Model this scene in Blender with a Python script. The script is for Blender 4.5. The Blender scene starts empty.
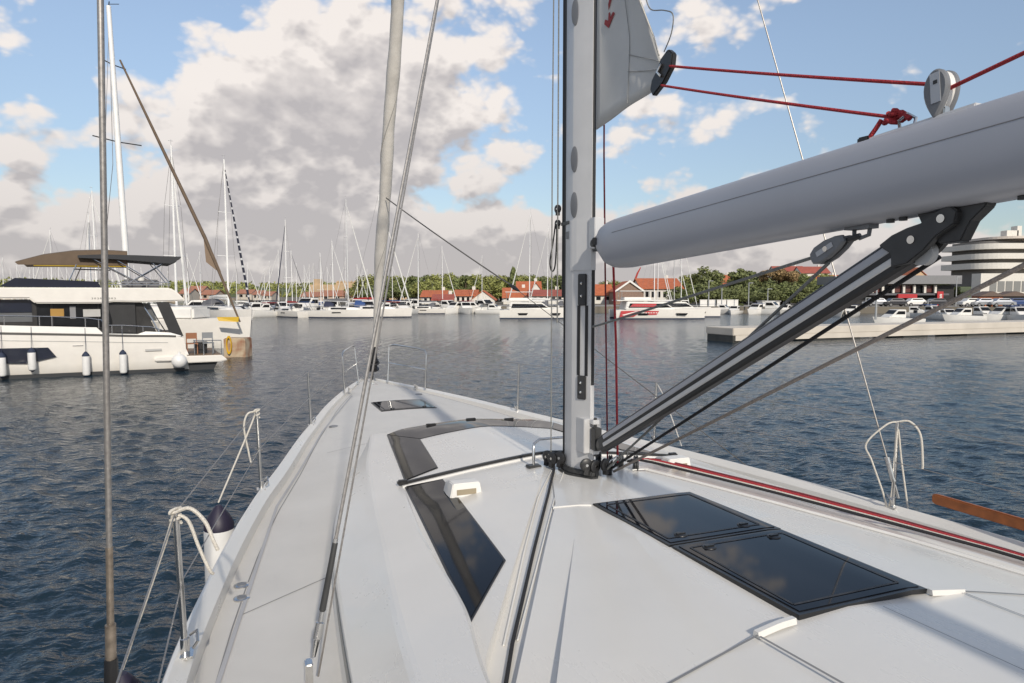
import bpy, bmesh, math, random
import numpy as np
from mathutils import Vector, Matrix
R = math.radians
random.seed(7); RNG = np.random.default_rng(11)
S = bpy.context.scene
COL = S.collection

# ------------------------------------------------------------------ camera, sky, sun, exposure
CAM_H, FPX, PITCH = 3.2, 683.0, R(3.9)
cam_d = bpy.data.cameras.new('camera'); cam = bpy.data.objects.new('camera', cam_d); COL.objects.link(cam)
cam.location = (0, 0, CAM_H); cam.rotation_euler = (R(90) - PITCH, 0, 0)
cam_d.sensor_width = 36; cam_d.lens = FPX * 36 / 1024; cam_d.clip_start = .05; cam_d.clip_end = 20000
S.camera = cam
S.render.resolution_x, S.render.resolution_y = 1024, 683
S.view_settings.view_transform = 'Standard'; S.view_settings.look = 'None'
S.view_settings.exposure = 0.22; S.view_settings.gamma = 1; S.view_settings.use_curve_mapping = False

SUN_EL = R(28); sx, sy = 0.309, -0.951          # towards the sun, horizontally
SKY_STR = 0.15
sun_d = bpy.data.lights.new('sun', 'SUN'); sun = bpy.data.objects.new('sun', sun_d); COL.objects.link(sun)
sun_d.energy = 2.9; sun_d.angle = R(1.3); sun_d.color = (1, .92, .80)
sv = Vector((sx * math.cos(SUN_EL), sy * math.cos(SUN_EL), math.sin(SUN_EL)))
sun.rotation_euler = sv.to_track_quat('Z', 'Y').to_euler(); sun.location = (20, -40, 60)

def pixdir(px, py):
    a, b = (px - 512) / FPX, (341.5 - py) / FPX
    c, s = math.cos(PITCH), math.sin(PITCH)
    return Vector((a, c + b * s, -s + b * c))
def at(px, py, Y):                              # a pixel at a known distance
    d = pixdir(px, py); t = Y / d.y
    return Vector((d.x * t, Y, CAM_H + d.z * t))
def onwater(px, py, z=0.0):
    d = pixdir(px, py); t = (z - CAM_H) / d.z
    return Vector((d.x * t, d.y * t, z))

# ---- world: Nishita sky with cumulus, laid out by compass bearing and elevation
world = bpy.data.worlds.new('World'); S.world = world; world.use_nodes = True
wt = world.node_tree; wt.nodes.clear()
def N(t, **kw):
    n = wt.nodes.new(t)
    for k, v in kw.items(): setattr(n, k, v)
    return n
def L(a, b): wt.links.new(a, b)
def mth(op, a, b=None, c=None, clamp=False):
    n = N('ShaderNodeMath', operation=op); n.use_clamp = clamp
    for i, v in enumerate((a, b, c)):
        if v is None: continue
        if isinstance(v, (int, float)): n.inputs[i].default_value = v
        else: L(v, n.inputs[i])
    return n.outputs[0]
def vm(op, a, b=None, c=None):
    n = N('ShaderNodeVectorMath', operation=op)
    for i, v in enumerate((a, b, c)):
        if v is None: continue
        if isinstance(v, (tuple, list)): n.inputs[i].default_value = v
        else: L(v, n.inputs[i])
    return n.outputs['Value'] if op in ('DOT_PRODUCT', 'LENGTH') else n.outputs[0]
tc = N('ShaderNodeTexCoord')
sep = N('ShaderNodeSeparateXYZ'); L(tc.outputs['Generated'], sep.inputs[0])
azi = mth('ARCTAN2', sep.outputs[0], sep.outputs[1])
ele = mth('ARCSINE', sep.outputs[2])
comb = N('ShaderNodeCombineXYZ'); L(azi, comb.inputs[0]); L(ele, comb.inputs[1])
AE = comb.outputs[0]
sky = N('ShaderNodeTexSky', sky_type='NISHITA'); sky.sun_disc = False
sky.sun_elevation = SUN_EL; sky.sun_rotation = math.atan2(sx, sy); sky.altitude = 0
sky.air_density = 1.0; sky.dust_density = .35; sky.ozone_density = 2.5
BLOBS = [  # px, py, rx, ry, weight: where the banks of cloud stand
 (150, 95, 80, 42, .95), (215, 135, 95, 60, 1.0), (270, 70, 75, 45, .9), (330, 30, 50, 45, .85), (310, 140, 120, 75, 1.15), (300, 90, 70, 60, .9),
 (440, 15, 105, 45, 1.05), (470, 75, 90, 40, .8), (385, 70, 50, 60, .45), (390, 150, 90, 55, .9), (500, 165, 66, 30, 1.0), (440, 125, 70, 22, .6), (8, 15, 48, 30, .9), (12, 140, 58, 42, .95), (28, 165, 45, 22, .5),
 (75, 138, 28, 18, .7), (45, 222, 75, 26, .9), (180, 215, 130, 40, .9), (330, 225, 120, 40, .9), (440, 240, 100, 26, .9), (520, 235, 80, 24, .9),
 (690, 20, 95, 35, 1.0), (640, 70, 70, 30, .8), (660, 130, 62, 24, 1.0), (770, 105, 42, 24, .75), (590, 150, 30, 26, .6), (600, 215, 120, 24, .8), (760, 235, 130, 30, .9),
 (685, 190, 36, 12, .9), (880, 262, 130, 18, .85), (775, 12, 55, 18, .3), (770, 172, 34, 9, .7), (1000, 98, 60, 20, .3),
 (100, 265, 150, 22, .8), (975, 262, 60, 18, .3), (205, 30, 22, 9, .35),
 (130, 35, 110, 26, -.8), (50, 85, 70, 22, -.7), (90, 180, 45, 22, -.5), (550, 110, 18, 60, -1.0), (480, 208, 75, 12, -.7), (70, 110, 26, 60, -.35), (545, 205, 30, 14, -.5), (400, 60, 16, 12, -.4), (900, 25, 150, 45, -.5), (725, 85, 45, 10, -.6), (700, 165, 45, 10, -.5), (850, 200, 100, 25, -.3)]
def cloud_density(vec):
    acc = None
    for (px, py, rx, ry, w) in BLOBS:
        d = pixdir(px, py).normalized()
        a0, e0 = math.atan2(d.x, d.y), math.asin(d.z)
        k = (1 + ((px - 512) / FPX) ** 2)
        ra, re = rx / FPX / k, ry / FPX / math.sqrt(k)
        q = vm('MULTIPLY_ADD', vec, (1 / ra, 1 / re, 0), (-a0 / ra, -e0 / re, 0))
        g = mth('POWER', .45, vm('DOT_PRODUCT', q, q))
        w *= .80; acc = mth('MULTIPLY', g, w) if acc is None else mth('MULTIPLY_ADD', g, w, acc)
    # beyond the frame: scattered cumulus of the same kind
    sp = N('ShaderNodeSeparateXYZ'); L(vec, sp.inputs[0])
    out = mth('SUBTRACT', mth('ABSOLUTE', sp.outputs[0]), .72)
    up = mth('SUBTRACT', sp.outputs[1], .52)
    far = mth('MULTIPLY', mth('MAXIMUM', out, up), 4, clamp=True)
    bn = N('ShaderNodeTexNoise'); bn.inputs['Scale'].default_value = 2.6; bn.inputs['Detail'].default_value = 2
    L(vec, bn.inputs['Vector'])
    acc = mth('MULTIPLY_ADD', mth('MULTIPLY', far, mth('SUBTRACT', bn.outputs['Fac'], .22)), 2.2, acc)
    hz = N('ShaderNodeMapRange'); L(sp.outputs[1], hz.inputs[0]); hz.inputs[1].default_value = .02; hz.inputs[2].default_value = .15; hz.inputs[3].default_value = 1.7; hz.inputs[4].default_value = 0
    acc = mth('ADD', acc, hz.outputs[0])
    n1 = N('ShaderNodeTexNoise'); n1.inputs['Scale'].default_value = 7; n1.inputs['Detail'].default_value = 7; n1.inputs['Roughness'].default_value = .56
    n1.inputs['Distortion'].default_value = .25
    L(vm('MULTIPLY', vec, (1, 1.7, 1)), n1.inputs['Vector'])
    v1 = N('ShaderNodeTexVoronoi', feature='SMOOTH_F1', voronoi_dimensions='2D'); v1.inputs['Scale'].default_value = 13; v1.inputs['Detail'].default_value = 3; v1.inputs['Roughness'].default_value = .55; v1.inputs['Smoothness'].default_value = .6
    wv = vm('MULTIPLY_ADD', n1.outputs['Color'], (.05, .04, 0), vm('MULTIPLY', vec, (1, 1.45, 1))); L(wv, v1.inputs['Vector'])
    puff = mth('MULTIPLY', mth('SUBTRACT', .74, v1.outputs['Distance']), 1.6)
    return mth('ADD', puff, mth('ADD', mth('MULTIPLY', mth('SUBTRACT', n1.outputs['Fac'], .5), 2.0), mth('SUBTRACT', acc, .58)))
def ramp(v, a, b):
    n = N('ShaderNodeMapRange', interpolation_type='SMOOTHSTEP'); L(v, n.inputs[0])
    n.inputs[1].default_value = a; n.inputs[2].default_value = b
    return n.outputs[0]
D0 = cloud_density(AE)
D1 = cloud_density(vm('ADD', AE, (-.010, .024, 0)))
cover = ramp(D0, -.20, .55)
def billow(vec):
    n = N('ShaderNodeTexNoise'); n.inputs['Scale'].default_value = 6.5; n.inputs['Detail'].default_value = 6; n.inputs['Roughness'].default_value = .52; n.inputs['Distortion'].default_value = .15
    L(vm('MULTIPLY_ADD', vec, (1, 1.8, 1), (3.1, 1.7, .4)), n.inputs['Vector']); return n.outputs['Fac']
relief = mth('MULTIPLY', mth('SUBTRACT', billow(vm('ADD', AE, (-.012, .030, 0))), billow(AE)), 2.5)   # puffs: bright where the cloud above is thinner
lit = mth('SUBTRACT', D0, D1)                    # clear air above: a sunlit top
grey = mth('ADD', mth('MULTIPLY', ramp(D1, .1, 1.6), .70), mth('ADD', mth('MULTIPLY', lit, -.36), mth('MULTIPLY', relief, .40)), clamp=True)
low = N('ShaderNodeMapRange'); L(ele, low.inputs[0]); low.inputs[1].default_value = .0; low.inputs[2].default_value = .26
low.inputs[3].default_value = .62; low.inputs[4].default_value = 0
grey2 = mth('ADD', grey, low.outputs[0], clamp=True)
cm = N('ShaderNodeMix', data_type='RGBA'); L(grey2, cm.inputs['Factor'])
cm.inputs['A'].default_value = (5.35, 4.95, 4.65, 1); cm.inputs['B'].default_value = (2.95, 2.76, 2.76, 1)
sm = N('ShaderNodeMix', data_type='RGBA', blend_type='MULTIPLY'); sm.inputs['Factor'].default_value = 1
L(sky.outputs[0], sm.inputs['A']); sm.inputs['B'].default_value = (.99, .95, .90, 1)
hm = N('ShaderNodeMapRange', interpolation_type='SMOOTHSTEP'); L(ele, hm.inputs[0]); hm.inputs[1].default_value = .02; hm.inputs[2].default_value = .45; hm.inputs[3].default_value = .60; hm.inputs[4].default_value = 1
sm2 = N('ShaderNodeVectorMath', operation='SCALE'); L(sm.outputs['Result'], sm2.inputs[0]); L(hm.outputs[0], sm2.inputs['Scale'])
hs = N('ShaderNodeHueSaturation'); hs.inputs['Saturation'].default_value = .84; L(sm2.outputs[0], hs.inputs['Color'])
fm = N('ShaderNodeMix', data_type='RGBA'); L(mth('MULTIPLY', cover, .96), fm.inputs['Factor'])
L(hs.outputs[0], fm.inputs['A']); L(cm.outputs['Result'], fm.inputs['B'])
bg = N('ShaderNodeBackground'); bg.inputs['Strength'].default_value = SKY_STR; L(fm.outputs['Result'], bg.inputs['Color'])
wo = N('ShaderNodeOutputWorld'); L(bg.outputs[0], wo.inputs['Surface'])
world.cycles.sampling_method = 'MANUAL'; world.cycles.sample_map_resolution = 512

# ------------------------------------------------------------------ materials
MATS = {}
def mat(name, col, rough=.5, metal=0.0, var=.06, vscale=3.0, bump=0.0, bscale=60.0, spec=.5, coat=0.0, island=0.0):
    if name in MATS: return MATS[name]
    m = bpy.data.materials.new(name); m.use_nodes = True; nt = m.node_tree
    p = nt.nodes['Principled BSDF']
    p.inputs['Roughness'].default_value = rough; p.inputs['Metallic'].default_value = metal
    p.inputs['Specular IOR Level'].default_value = spec; p.inputs['Coat Weight'].default_value = coat
    if coat: p.inputs['Coat Roughness'].default_value = .06
    t = nt.nodes.new('ShaderNodeTexCoord'); n = nt.nodes.new('ShaderNodeTexNoise')
    n.inputs['Scale'].default_value = vscale; n.inputs['Detail'].default_value = 5
    nt.links.new(t.outputs['Object'], n.inputs['Vector'])
    mr = nt.nodes.new('ShaderNodeMapRange'); nt.links.new(n.outputs['Fac'], mr.inputs[0])
    mr.inputs[1].default_value = .25; mr.inputs[2].default_value = .75
    mr.inputs[3].default_value = 1 - var; mr.inputs[4].default_value = 1 + var
    fac = mr.outputs[0]
    if island:
        g = nt.nodes.new('ShaderNodeNewGeometry'); m2 = nt.nodes.new('ShaderNodeMath'); m2.operation = 'MULTIPLY_ADD'
        nt.links.new(g.outputs['Random Per Island'], m2.inputs[0]); m2.inputs[1].default_value = 2 * island; m2.inputs[2].default_value = 1 - island
        m3 = nt.nodes.new('ShaderNodeMath'); m3.operation = 'MULTIPLY'; nt.links.new(m2.outputs[0], m3.inputs[0]); nt.links.new(fac, m3.inputs[1]); fac = m3.outputs[0]
    mx = nt.nodes.new('ShaderNodeVectorMath'); mx.operation = 'SCALE'; mx.inputs[0].default_value = col[:3]
    nt.links.new(fac, mx.inputs['Scale']); nt.links.new(mx.outputs[0], p.inputs['Base Color'])
    if bump:
        b = nt.nodes.new('ShaderNodeBump'); bn = nt.nodes.new('ShaderNodeTexNoise'); bn.inputs['Scale'].default_value = bscale; bn.inputs['Detail'].default_value = 3
        nt.links.new(t.outputs['Object'], bn.inputs['Vector']); nt.links.new(bn.outputs['Fac'], b.inputs['Height'])
        b.inputs['Strength'].default_value = bump; b.inputs['Distance'].default_value = .01
        nt.links.new(b.outputs[0], p.inputs['Normal'])
    MATS[name] = m; return m
GEL = mat('gelcoat', (.67, .65, .61), .28, var=.03, vscale=2, coat=.2)
NONSKID = mat('nonskid_deck', (.61, .59, .555), .6, var=.05, vscale=2.2, bump=.35, bscale=420, spec=.3)
def weather(m, sc, lo, stretch=(1, 1, 1)):
    nt = m.node_tree; p = nt.nodes['Principled BSDF']; src = p.inputs['Base Color'].links[0].from_socket
    t = nt.nodes.new('ShaderNodeTexCoord'); mp = nt.nodes.new('ShaderNodeVectorMath'); mp.operation = 'MULTIPLY'; mp.inputs[1].default_value = stretch; nt.links.new(t.outputs['Object'], mp.inputs[0])
    n = nt.nodes.new('ShaderNodeTexNoise'); n.inputs['Scale'].default_value = sc; n.inputs['Detail'].default_value = 7; n.inputs['Roughness'].default_value = .7; nt.links.new(mp.outputs[0], n.inputs['Vector'])
    r = nt.nodes.new('ShaderNodeMapRange'); nt.links.new(n.outputs['Fac'], r.inputs[0]); r.inputs[1].default_value = .55; r.inputs[2].default_value = .78; r.inputs[3].default_value = 1; r.inputs[4].default_value = lo
    x = nt.nodes.new('ShaderNodeVectorMath'); x.operation = 'SCALE'; nt.links.new(src, x.inputs[0]); nt.links.new(r.outputs[0], x.inputs['Scale']); nt.links.new(x.outputs[0], p.inputs['Base Color'])
    rr_ = nt.nodes.new('ShaderNodeMapRange'); nt.links.new(n.outputs['Fac'], rr_.inputs[0]); b0 = p.inputs['Roughness'].default_value; rr_.inputs[1].default_value = .3; rr_.inputs[2].default_value = .8; rr_.inputs[3].default_value = b0 * .92; rr_.inputs[4].default_value = min(1, b0 * 1.15); nt.links.new(rr_.outputs[0], p.inputs['Roughness'])
weather(NONSKID, 3.0, .91, (1, .5, 1)); weather(GEL, 1.4, .96, (1.6, .5, 1))
SEAM = mat('deck_seam', (.22, .22, .22), .7)
GLASS = mat('smoked_acrylic', (.008, .009, .012), .045, var=.3, vscale=2.0, spec=.32)
GLASS.node_tree.nodes['Principled BSDF'].inputs['IOR'].default_value = 1.33
GLASSRIM = mat('black_rim', (.012, .012, .013), .32, var=.2)
ALU = mat('anodised_aluminium', (.60, .595, .59), .40, metal=.3, var=.05, vscale=6)
BOOMA = mat('boom_aluminium', (.39, .40, .435), .40, metal=.15, var=.04, vscale=2.5)
STEEL = mat('stainless_steel', (.62, .61, .59), .18, metal=1, var=.1, vscale=20)
WIRE = mat('rigging_wire', (.33, .31, .29), .45, metal=.7, var=.25, vscale=60)
BLACK = mat('black_plastic', (.016, .016, .017), .4, var=.2)
BLACKROPE = mat('black_rope', (.018, .018, .02), .8, var=.4, vscale=120, bump=.6, bscale=160)
REDROPE = mat('red_rope', (.36, .022, .028), .75, var=.35, vscale=110, bump=.6, bscale=160)
DKREDROPE = mat('maroon_rope', (.16, .018, .024), .8, var=.5, vscale=110, bump=.6, bscale=160)
GREYROPE = mat('grey_rope', (.20, .20, .19), .8, var=.35, vscale=120, bump=.6, bscale=160)
BEIGEROPE = mat('beige_rope', (.33, .28, .24), .85, var=.25, vscale=120, bump=.6, bscale=160)
WHITEROPE = mat('white_rope', (.62, .58, .51), .85, var=.2, vscale=140, bump=.7, bscale=160)
SAILM = mat('laminate_sail', (.60, .59, .56), .6, var=.07, vscale=3, bump=.25, bscale=6)
FURLM = mat('furled_cloth', (.56, .53, .485), .75, var=.13, vscale=5, bump=.6, bscale=9)
DARKGREY = mat('dark_grey_casting', (.055, .055, .055), .45, metal=.3, var=.2, vscale=12)
MIDGREY = mat('grey_block_shell', (.17, .175, .185), .45, var=.12, vscale=15)
TEAKP = mat('varnished_plank', (.33, .10, .025), .45, var=.25, vscale=14)
WHITEP = mat('white_paint', (.74, .72, .68), .4, var=.05)
CREAMP = mat('cream_hull', (.72, .685, .63), .3, var=.04, coat=.2)
NAVY = mat('navy_cloth', (.02, .03, .06), .75)
PURPLEBLK = mat('dark_fender_cap', (.018, .014, .032), .5)
FENDERW = mat('white_vinyl', (.70, .69, .67), .42, var=.06, vscale=8)

# ------------------------------------------------------------------ mesh helpers
class MB:
    def __init__(self): self.v = []; self.f = []; self.m = []; self.mi = 0
    def add(self, vs, fs):
        o = len(self.v); self.v += [tuple(p) for p in vs]; self.f += [tuple(i + o for i in f) for f in fs]; self.m += [self.mi] * len(fs); return self
    def box(self, c, s, rz=0, rx=0, ry=0):
        mtx = Matrix.Rotation(rz, 3, 'Z') @ Matrix.Rotation(ry, 3, 'Y') @ Matrix.Rotation(rx, 3, 'X')
        vs = [mtx @ Vector((i * s[0] / 2, j * s[1] / 2, k * s[2] / 2)) + Vector(c) for i in (-1, 1) for j in (-1, 1) for k in (-1, 1)]
        return self.add(vs, [(0, 1, 3, 2), (4, 6, 7, 5), (0, 4, 5, 1), (2, 3, 7, 6), (0, 2, 6, 4), (1, 5, 7, 3)])
    def rings(self, rings, cap=True, closed=True):
        n = len(rings[0]); vs = [p for r in rings for p in r]; fs = []
        for i in range(len(rings) - 1):
            for j in range(n if closed else n - 1):
                k = (j + 1) % n
                fs.append((i * n + j, i * n + k, (i + 1) * n + k, (i + 1) * n + j))
        if cap:
            fs.append(tuple(range(n - 1, -1, -1))); fs.append(tuple(range((len(rings) - 1) * n, len(rings) * n)))
        return self.add(vs, fs)
    def tube(self, pts, r, n=8, cap=True):
        pts = [Vector(p) for p in pts]; rs = r if isinstance(r, (list, tuple)) else [r] * len(pts)
        rings = []; up = None
        for i, p in enumerate(pts):
            t = (pts[min(i + 1, len(pts) - 1)] - pts[max(i - 1, 0)]).normalized()
            if up is None:
                up = Vector((0, 0, 1)) if abs(t.z) < .9 else Vector((1, 0, 0))
            a = t.cross(up).normalized(); b = a.cross(t).normalized(); up = b
            rings.append([p + (a * math.cos(2 * math.pi * k / n) + b * math.sin(2 * math.pi * k / n)) * rs[i] for k in range(n)])
        return self.rings(rings, cap)
    def lathe(self, prof, c=(0, 0, 0), n=20, axis='Z'):
        rings = []
        for r, h in prof:
            ring = []
            for k in range(n):
                a = 2 * math.pi * k / n
                p = {'Z': (r * math.cos(a), r * math.sin(a), h), 'Y': (r * math.cos(a), h, -r * math.sin(a)), 'X': (h, r * math.cos(a), r * math.sin(a))}[axis]
                ring.append(Vector(p) + Vector(c))
            rings.append(ring)
        return self.rings(rings, True)
    def prism(self, poly, d):                    # polygon of 3-D points pushed along vector d
        d = Vector(d); n = len(poly); a = [Vector(p) for p in poly]; b = [p + d for p in a]
        fs = [tuple(range(n - 1, -1, -1)), tuple(range(n, 2 * n))] + [(i, (i + 1) % n, n + (i + 1) % n, n + i) for i in range(n)]
        return self.add(a + b, fs)
    def build(self, name, mats, parent=None, smooth=None, bevel=0, recalc=True):
        me = bpy.data.meshes.new(name); me.from_pydata(self.v, [], self.f)
        for m in (mats if isinstance(mats, (list, tuple)) else [mats]): me.materials.append(m)
        if isinstance(mats, (list, tuple)): me.polygons.foreach_set('material_index', self.m)
        if recalc:
            bm = bmesh.new(); bm.from_mesh(me); bmesh.ops.recalc_face_normals(bm, faces=bm.faces)
            if bevel: bmesh.ops.bevel(bm, geom=[e for e in bm.edges if e.is_manifold and e.calc_face_angle(0) > .5], offset=bevel, segments=2, affect='EDGES', clamp_overlap=True)
            bm.to_mesh(me); bm.free()
        if smooth is not None:
            me.polygons.foreach_set('use_smooth', [True] * len(me.polygons)); me.set_sharp_from_angle(angle=R(smooth))
        o = bpy.data.objects.new(name, me); COL.objects.link(o)
        if parent: o.parent = parent
        return o
def tag(o, label=None, cat=None, group=None, kind=None):
    for k, v in (('label', label), ('category', cat), ('group', group), ('kind', kind)):
        if v: o[k] = v
    return o
def empty(name, loc=(0, 0, 0), rz=0, **kw):
    o = bpy.data.objects.new(name, None); o.location = loc; o.rotation_euler = (0, 0, rz); o.empty_display_size = .2
    COL.objects.link(o); return tag(o, **kw)
def copy_tree(o, parent=None):
    c = o.copy(); COL.objects.link(c)
    if parent: c.parent = parent
    for ch in list(o.children): copy_tree(ch, c)
    return c
def lerp(a, b, t): return a + (b - a) * t
def curve(pts):                                  # smooth monotone interpolation
    X = np.array([p[0] for p in pts], float); Y = np.array([p[1] for p in pts], float)
    o = np.argsort(X); X, Y = X[o], Y[o]; h = np.diff(X); d = np.diff(Y) / h
    m = np.zeros_like(Y); m[0], m[-1] = d[0], d[-1]
    for i in range(1, len(X) - 1):
        m[i] = 0 if d[i - 1] * d[i] <= 0 else 2 * d[i - 1] * d[i] / (d[i - 1] + d[i])
    def f(x):
        x = min(max(x, X[0]), X[-1]); i = min(max(int(np.searchsorted(X, x)) - 1, 0), len(h) - 1)
        t = (x - X[i]) / h[i]
        return float((2 * t**3 - 3 * t**2 + 1) * Y[i] + (t**3 - 2 * t**2 + t) * h[i] * m[i] + (3 * t**2 - 2 * t**3) * Y[i + 1] + (t**3 - t**2) * h[i] * m[i + 1])
    return f

def spline(pts, k=6):
    P = [Vector(p) for p in pts]
    if len(P) < 3: return P
    out = []
    for i in range(len(P) - 1):
        a, b, c, d = P[max(i - 1, 0)], P[i], P[i + 1], P[min(i + 2, len(P) - 1)]
        for j in range(k):
            t = j / k; out.append(.5 * ((2 * b) + (c - a) * t + (2 * a - 5 * b + 4 * c - d) * t * t + (3 * b - a - 3 * c + d) * t ** 3))
    out.append(P[-1]); return out
# ------------------------------------------------------------------ water
def build_water():
    front = np.linspace(R(-50), R(50), 720, endpoint=False); rest = np.linspace(R(50), R(310), 90, endpoint=False)
    th = np.concatenate([front, rest]); nr = 900
    r = np.concatenate([np.geomspace(1.0, 160, nr - 30), np.geomspace(165, 9000, 30)])
    RR, TT = np.meshgrid(r, th, indexing='ij'); X = RR * np.sin(TT); Y = RR * np.cos(TT); Z = np.zeros_like(X)
    rng = np.random.default_rng(3)
    cell = RR * 0.0058
    inf = (np.abs((TT + np.pi) % (2 * np.pi) - np.pi) < R(52))
    for i in range(72):
        lam = math.exp(rng.uniform(math.log(.13), math.log(1.25))); k = 2 * math.pi / lam
        a = R(200) + rng.normal(0, R(38)); ph = rng.uniform(0, 6.28)
        amp = .0050 * lam ** .75 * rng.uniform(.5, 1.2)
        fade = np.clip((lam / cell - 2.5) / 3, 0, 1) * inf
        wv = np.sin(k * (X * math.cos(a) + Y * math.sin(a)) + ph + .7 * np.sin(.31 * X + .23 * Y + i))
        Z += amp * fade * wv
    n0, n1 = RR.shape; idx = np.arange(n0 * n1).reshape(n0, n1)
    a = idx[:-1]; b = idx[1:]; a2 = np.roll(a, -1, 1); b2 = np.roll(b, -1, 1)
    F = np.stack([a, a2, b2, b], -1).reshape(-1, 4)
    me = bpy.data.meshes.new('water'); V = np.stack([X, Y, Z], -1).reshape(-1, 3)
    me.vertices.add(len(V)); me.vertices.foreach_set('co', V.ravel())
    me.loops.add(F.size); me.loops.foreach_set('vertex_index', F.ravel().astype(np.int32))
    me.polygons.add(len(F)); me.polygons.foreach_set('loop_start', np.arange(0, F.size, 4, dtype=np.int32))
    me.polygons.foreach_set('use_smooth', np.ones(len(F), bool)); me.update(calc_edges=True); me.validate()
    m = bpy.data.materials.new('sea_water'); m.use_nodes = True; nt = m.node_tree; p = nt.nodes['Principled BSDF']
    p.inputs['Base Color'].default_value = (.007, .021, .034, 1); p.inputs['Roughness'].default_value = .07; p.inputs['IOR'].default_value = 1.333
    g = nt.nodes.new('ShaderNodeNewGeometry'); prev = None
    for sc, dist, st, vs in ((1.6, .10, .5, (1, 1.6, 1)), (4.6, .06, .65, (1, 1.7, 1)), (13, .016, .5, (1, 1.4, 1))):
        mp = nt.nodes.new('ShaderNodeVectorMath'); mp.operation = 'MULTIPLY'; mp.inputs[1].default_value = vs; nt.links.new(g.outputs['Position'], mp.inputs[0])
        n = nt.nodes.new('ShaderNodeTexNoise'); n.inputs['Scale'].default_value = sc; n.inputs['Detail'].default_value = 2.5; n.inputs['Distortion'].default_value = .5
        nt.links.new(mp.outputs[0], n.inputs['Vector'])
        b = nt.nodes.new('ShaderNodeBump'); b.inputs['Strength'].default_value = st; b.inputs['Distance'].default_value = dist
        nt.links.new(n.outputs['Fac'], b.inputs['Height'])
        if prev: nt.links.new(prev, b.inputs['Normal'])
        prev = b.outputs[0]
    nt.links.new(prev, p.inputs['Normal'])
    me.materials.append(m); o = bpy.data.objects.new('water', me); COL.objects.link(o); tag(o, kind='structure')
build_water()

# ------------------------------------------------------------------ our own yacht (local frame: origin at the mast, +Y to the bow, +X to starboard)
PHI = R(21.612); MAST = (.4618, 4.7048, 0)
yacht = empty('sailing_yacht', MAST, PHI, label='white sailing yacht whose wide foredeck, mast and boom fill the foreground', cat='yacht')
def YW(x, y, z):                                 # yacht frame to world
    c, s = math.cos(PHI), math.sin(PHI); return Vector((MAST[0] + x * c - y * s, MAST[1] + x * s + y * c, z))
hb = curve([(-6, 2.35), (-4, 2.53), (-2.5, 2.56), (-1.3, 2.525), (0, 2.375), (1.5, 2.11), (2.3, 1.92), (3.8, 1.585), (4.45, 1.42), (5.8, 1.08), (7.2, .65), (8.2, .29), (8.65, .10), (8.75, .03)])
kbw = curve([(-6, 1), (2.5, 1), (5, .55), (7.5, .3), (8.75, .2)])
zg = lambda y: 1.60 + .0006 * max(y, 0) ** 2
def zdeck_edge(y): k = kbw(y); return zg(y) - .04 * k - .08 * k - .012
crown = curve([(-6, .06), (1.5, .06), (3, .115), (6, .07), (8.75, .01)])
def xin(y): return max(hb(y) - .095 * min(1, hb(y) / .5), .004)
def zdeck(x, y): return zdeck_edge(y) + crown(y) * max(0, 1 - (x / xin(y)) ** 2)
ys = [-6 + i * .1 for i in range(146)] + [8.6, 8.65, 8.7, 8.75]
ys = sorted(set(round(y, 3) for y in ys if y <= 8.75))
mb = MB(); rings = []
for y in ys:
    h = hb(y); k = kbw(y); g = zg(y); half = []
    rake = max(0, y - 7) * .05
    for fx, z in ((0, -.5), (.45, -.42), (.80, -.1), (.90, .25), (.965, .8), (1, g - .16), (1.0, g - .02)): half.append((h * fx, y - (g - z) * rake * .3, z))
    half += [(h - .012, y, g), (max(h - .03, .001), y, g + .003), (xin(y) + .012 * min(1, h), y, g - .036 * k), (xin(y) + .002, y, g - .045 * k), (xin(y), y, zdeck_edge(y) - .03)]
    rings.append([(-a, b, c) for a, b, c in reversed(half)] + half[1:] if False else [(-a, b, c) for a, b, c in reversed(half)] + half)
mb.rings(rings, cap=False, closed=False)
mb.build('hull', GEL, yacht, smooth=32, recalc=False)
# deck plane with crown
mb = MB(); us = [-1 + i / 24 for i in range(49)]
mb.rings([[(u * xin(y), y, zdeck(u * xin(y), y)) for u in us] for y in ys], cap=False, closed=False)
deck = mb.build('deck', NONSKID, yacht, smooth=30, recalc=False)
def strip_on(mbx, pts, w, zf, lift=.003):
    P = [Vector((p[0], p[1], 0)) for p in pts]; L_ = []; 
    dense = []
    for a, b in zip(P[:-1], P[1:]):
        n = max(2, int((b - a).length / .06)); dense += [a.lerp(b, i / n) for i in range(n)]
    dense.append(P[-1]); vs = []; fs = []
    for i, p in enumerate(dense):
        t = (dense[min(i + 1, len(dense) - 1)] - dense[max(i - 1, 0)]).normalized(); nrm = Vector((-t.y, t.x, 0)) * w / 2
        for q in (p - nrm, p + nrm): vs.append((q.x, q.y, zf(q.x, q.y) + lift))
    fs = [(2 * i, 2 * i + 1, 2 * i + 3, 2 * i + 2) for i in range(len(dense) - 1)]
    mbx.add(vs, fs)
for sg in (-1, 1):                                # the joint between bulwark and nonskid, and a cross joint on the side deck
    mb = MB(); strip_on(mb, [(sg * (xin(y) - .10), y) for y in [-5 + .5 * i for i in range(25)]], .007, zdeck)
    mb.build('deck_seam', SEAM, deck)
    mb = MB(); strip_on(mb, [(sg * (xin(-.35) - .11), -.35), (sg * 1.72, -.05)], .007, zdeck); mb.build('deck_seam', SEAM, deck)
mb = MB(); strip_on(mb, [(-1.35, 3.2), (-.7, 3.35), (0, 3.4), (.7, 3.35), (1.35, 3.2)], .006, zdeck); mb.build('deck_seam', SEAM, deck)

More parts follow.
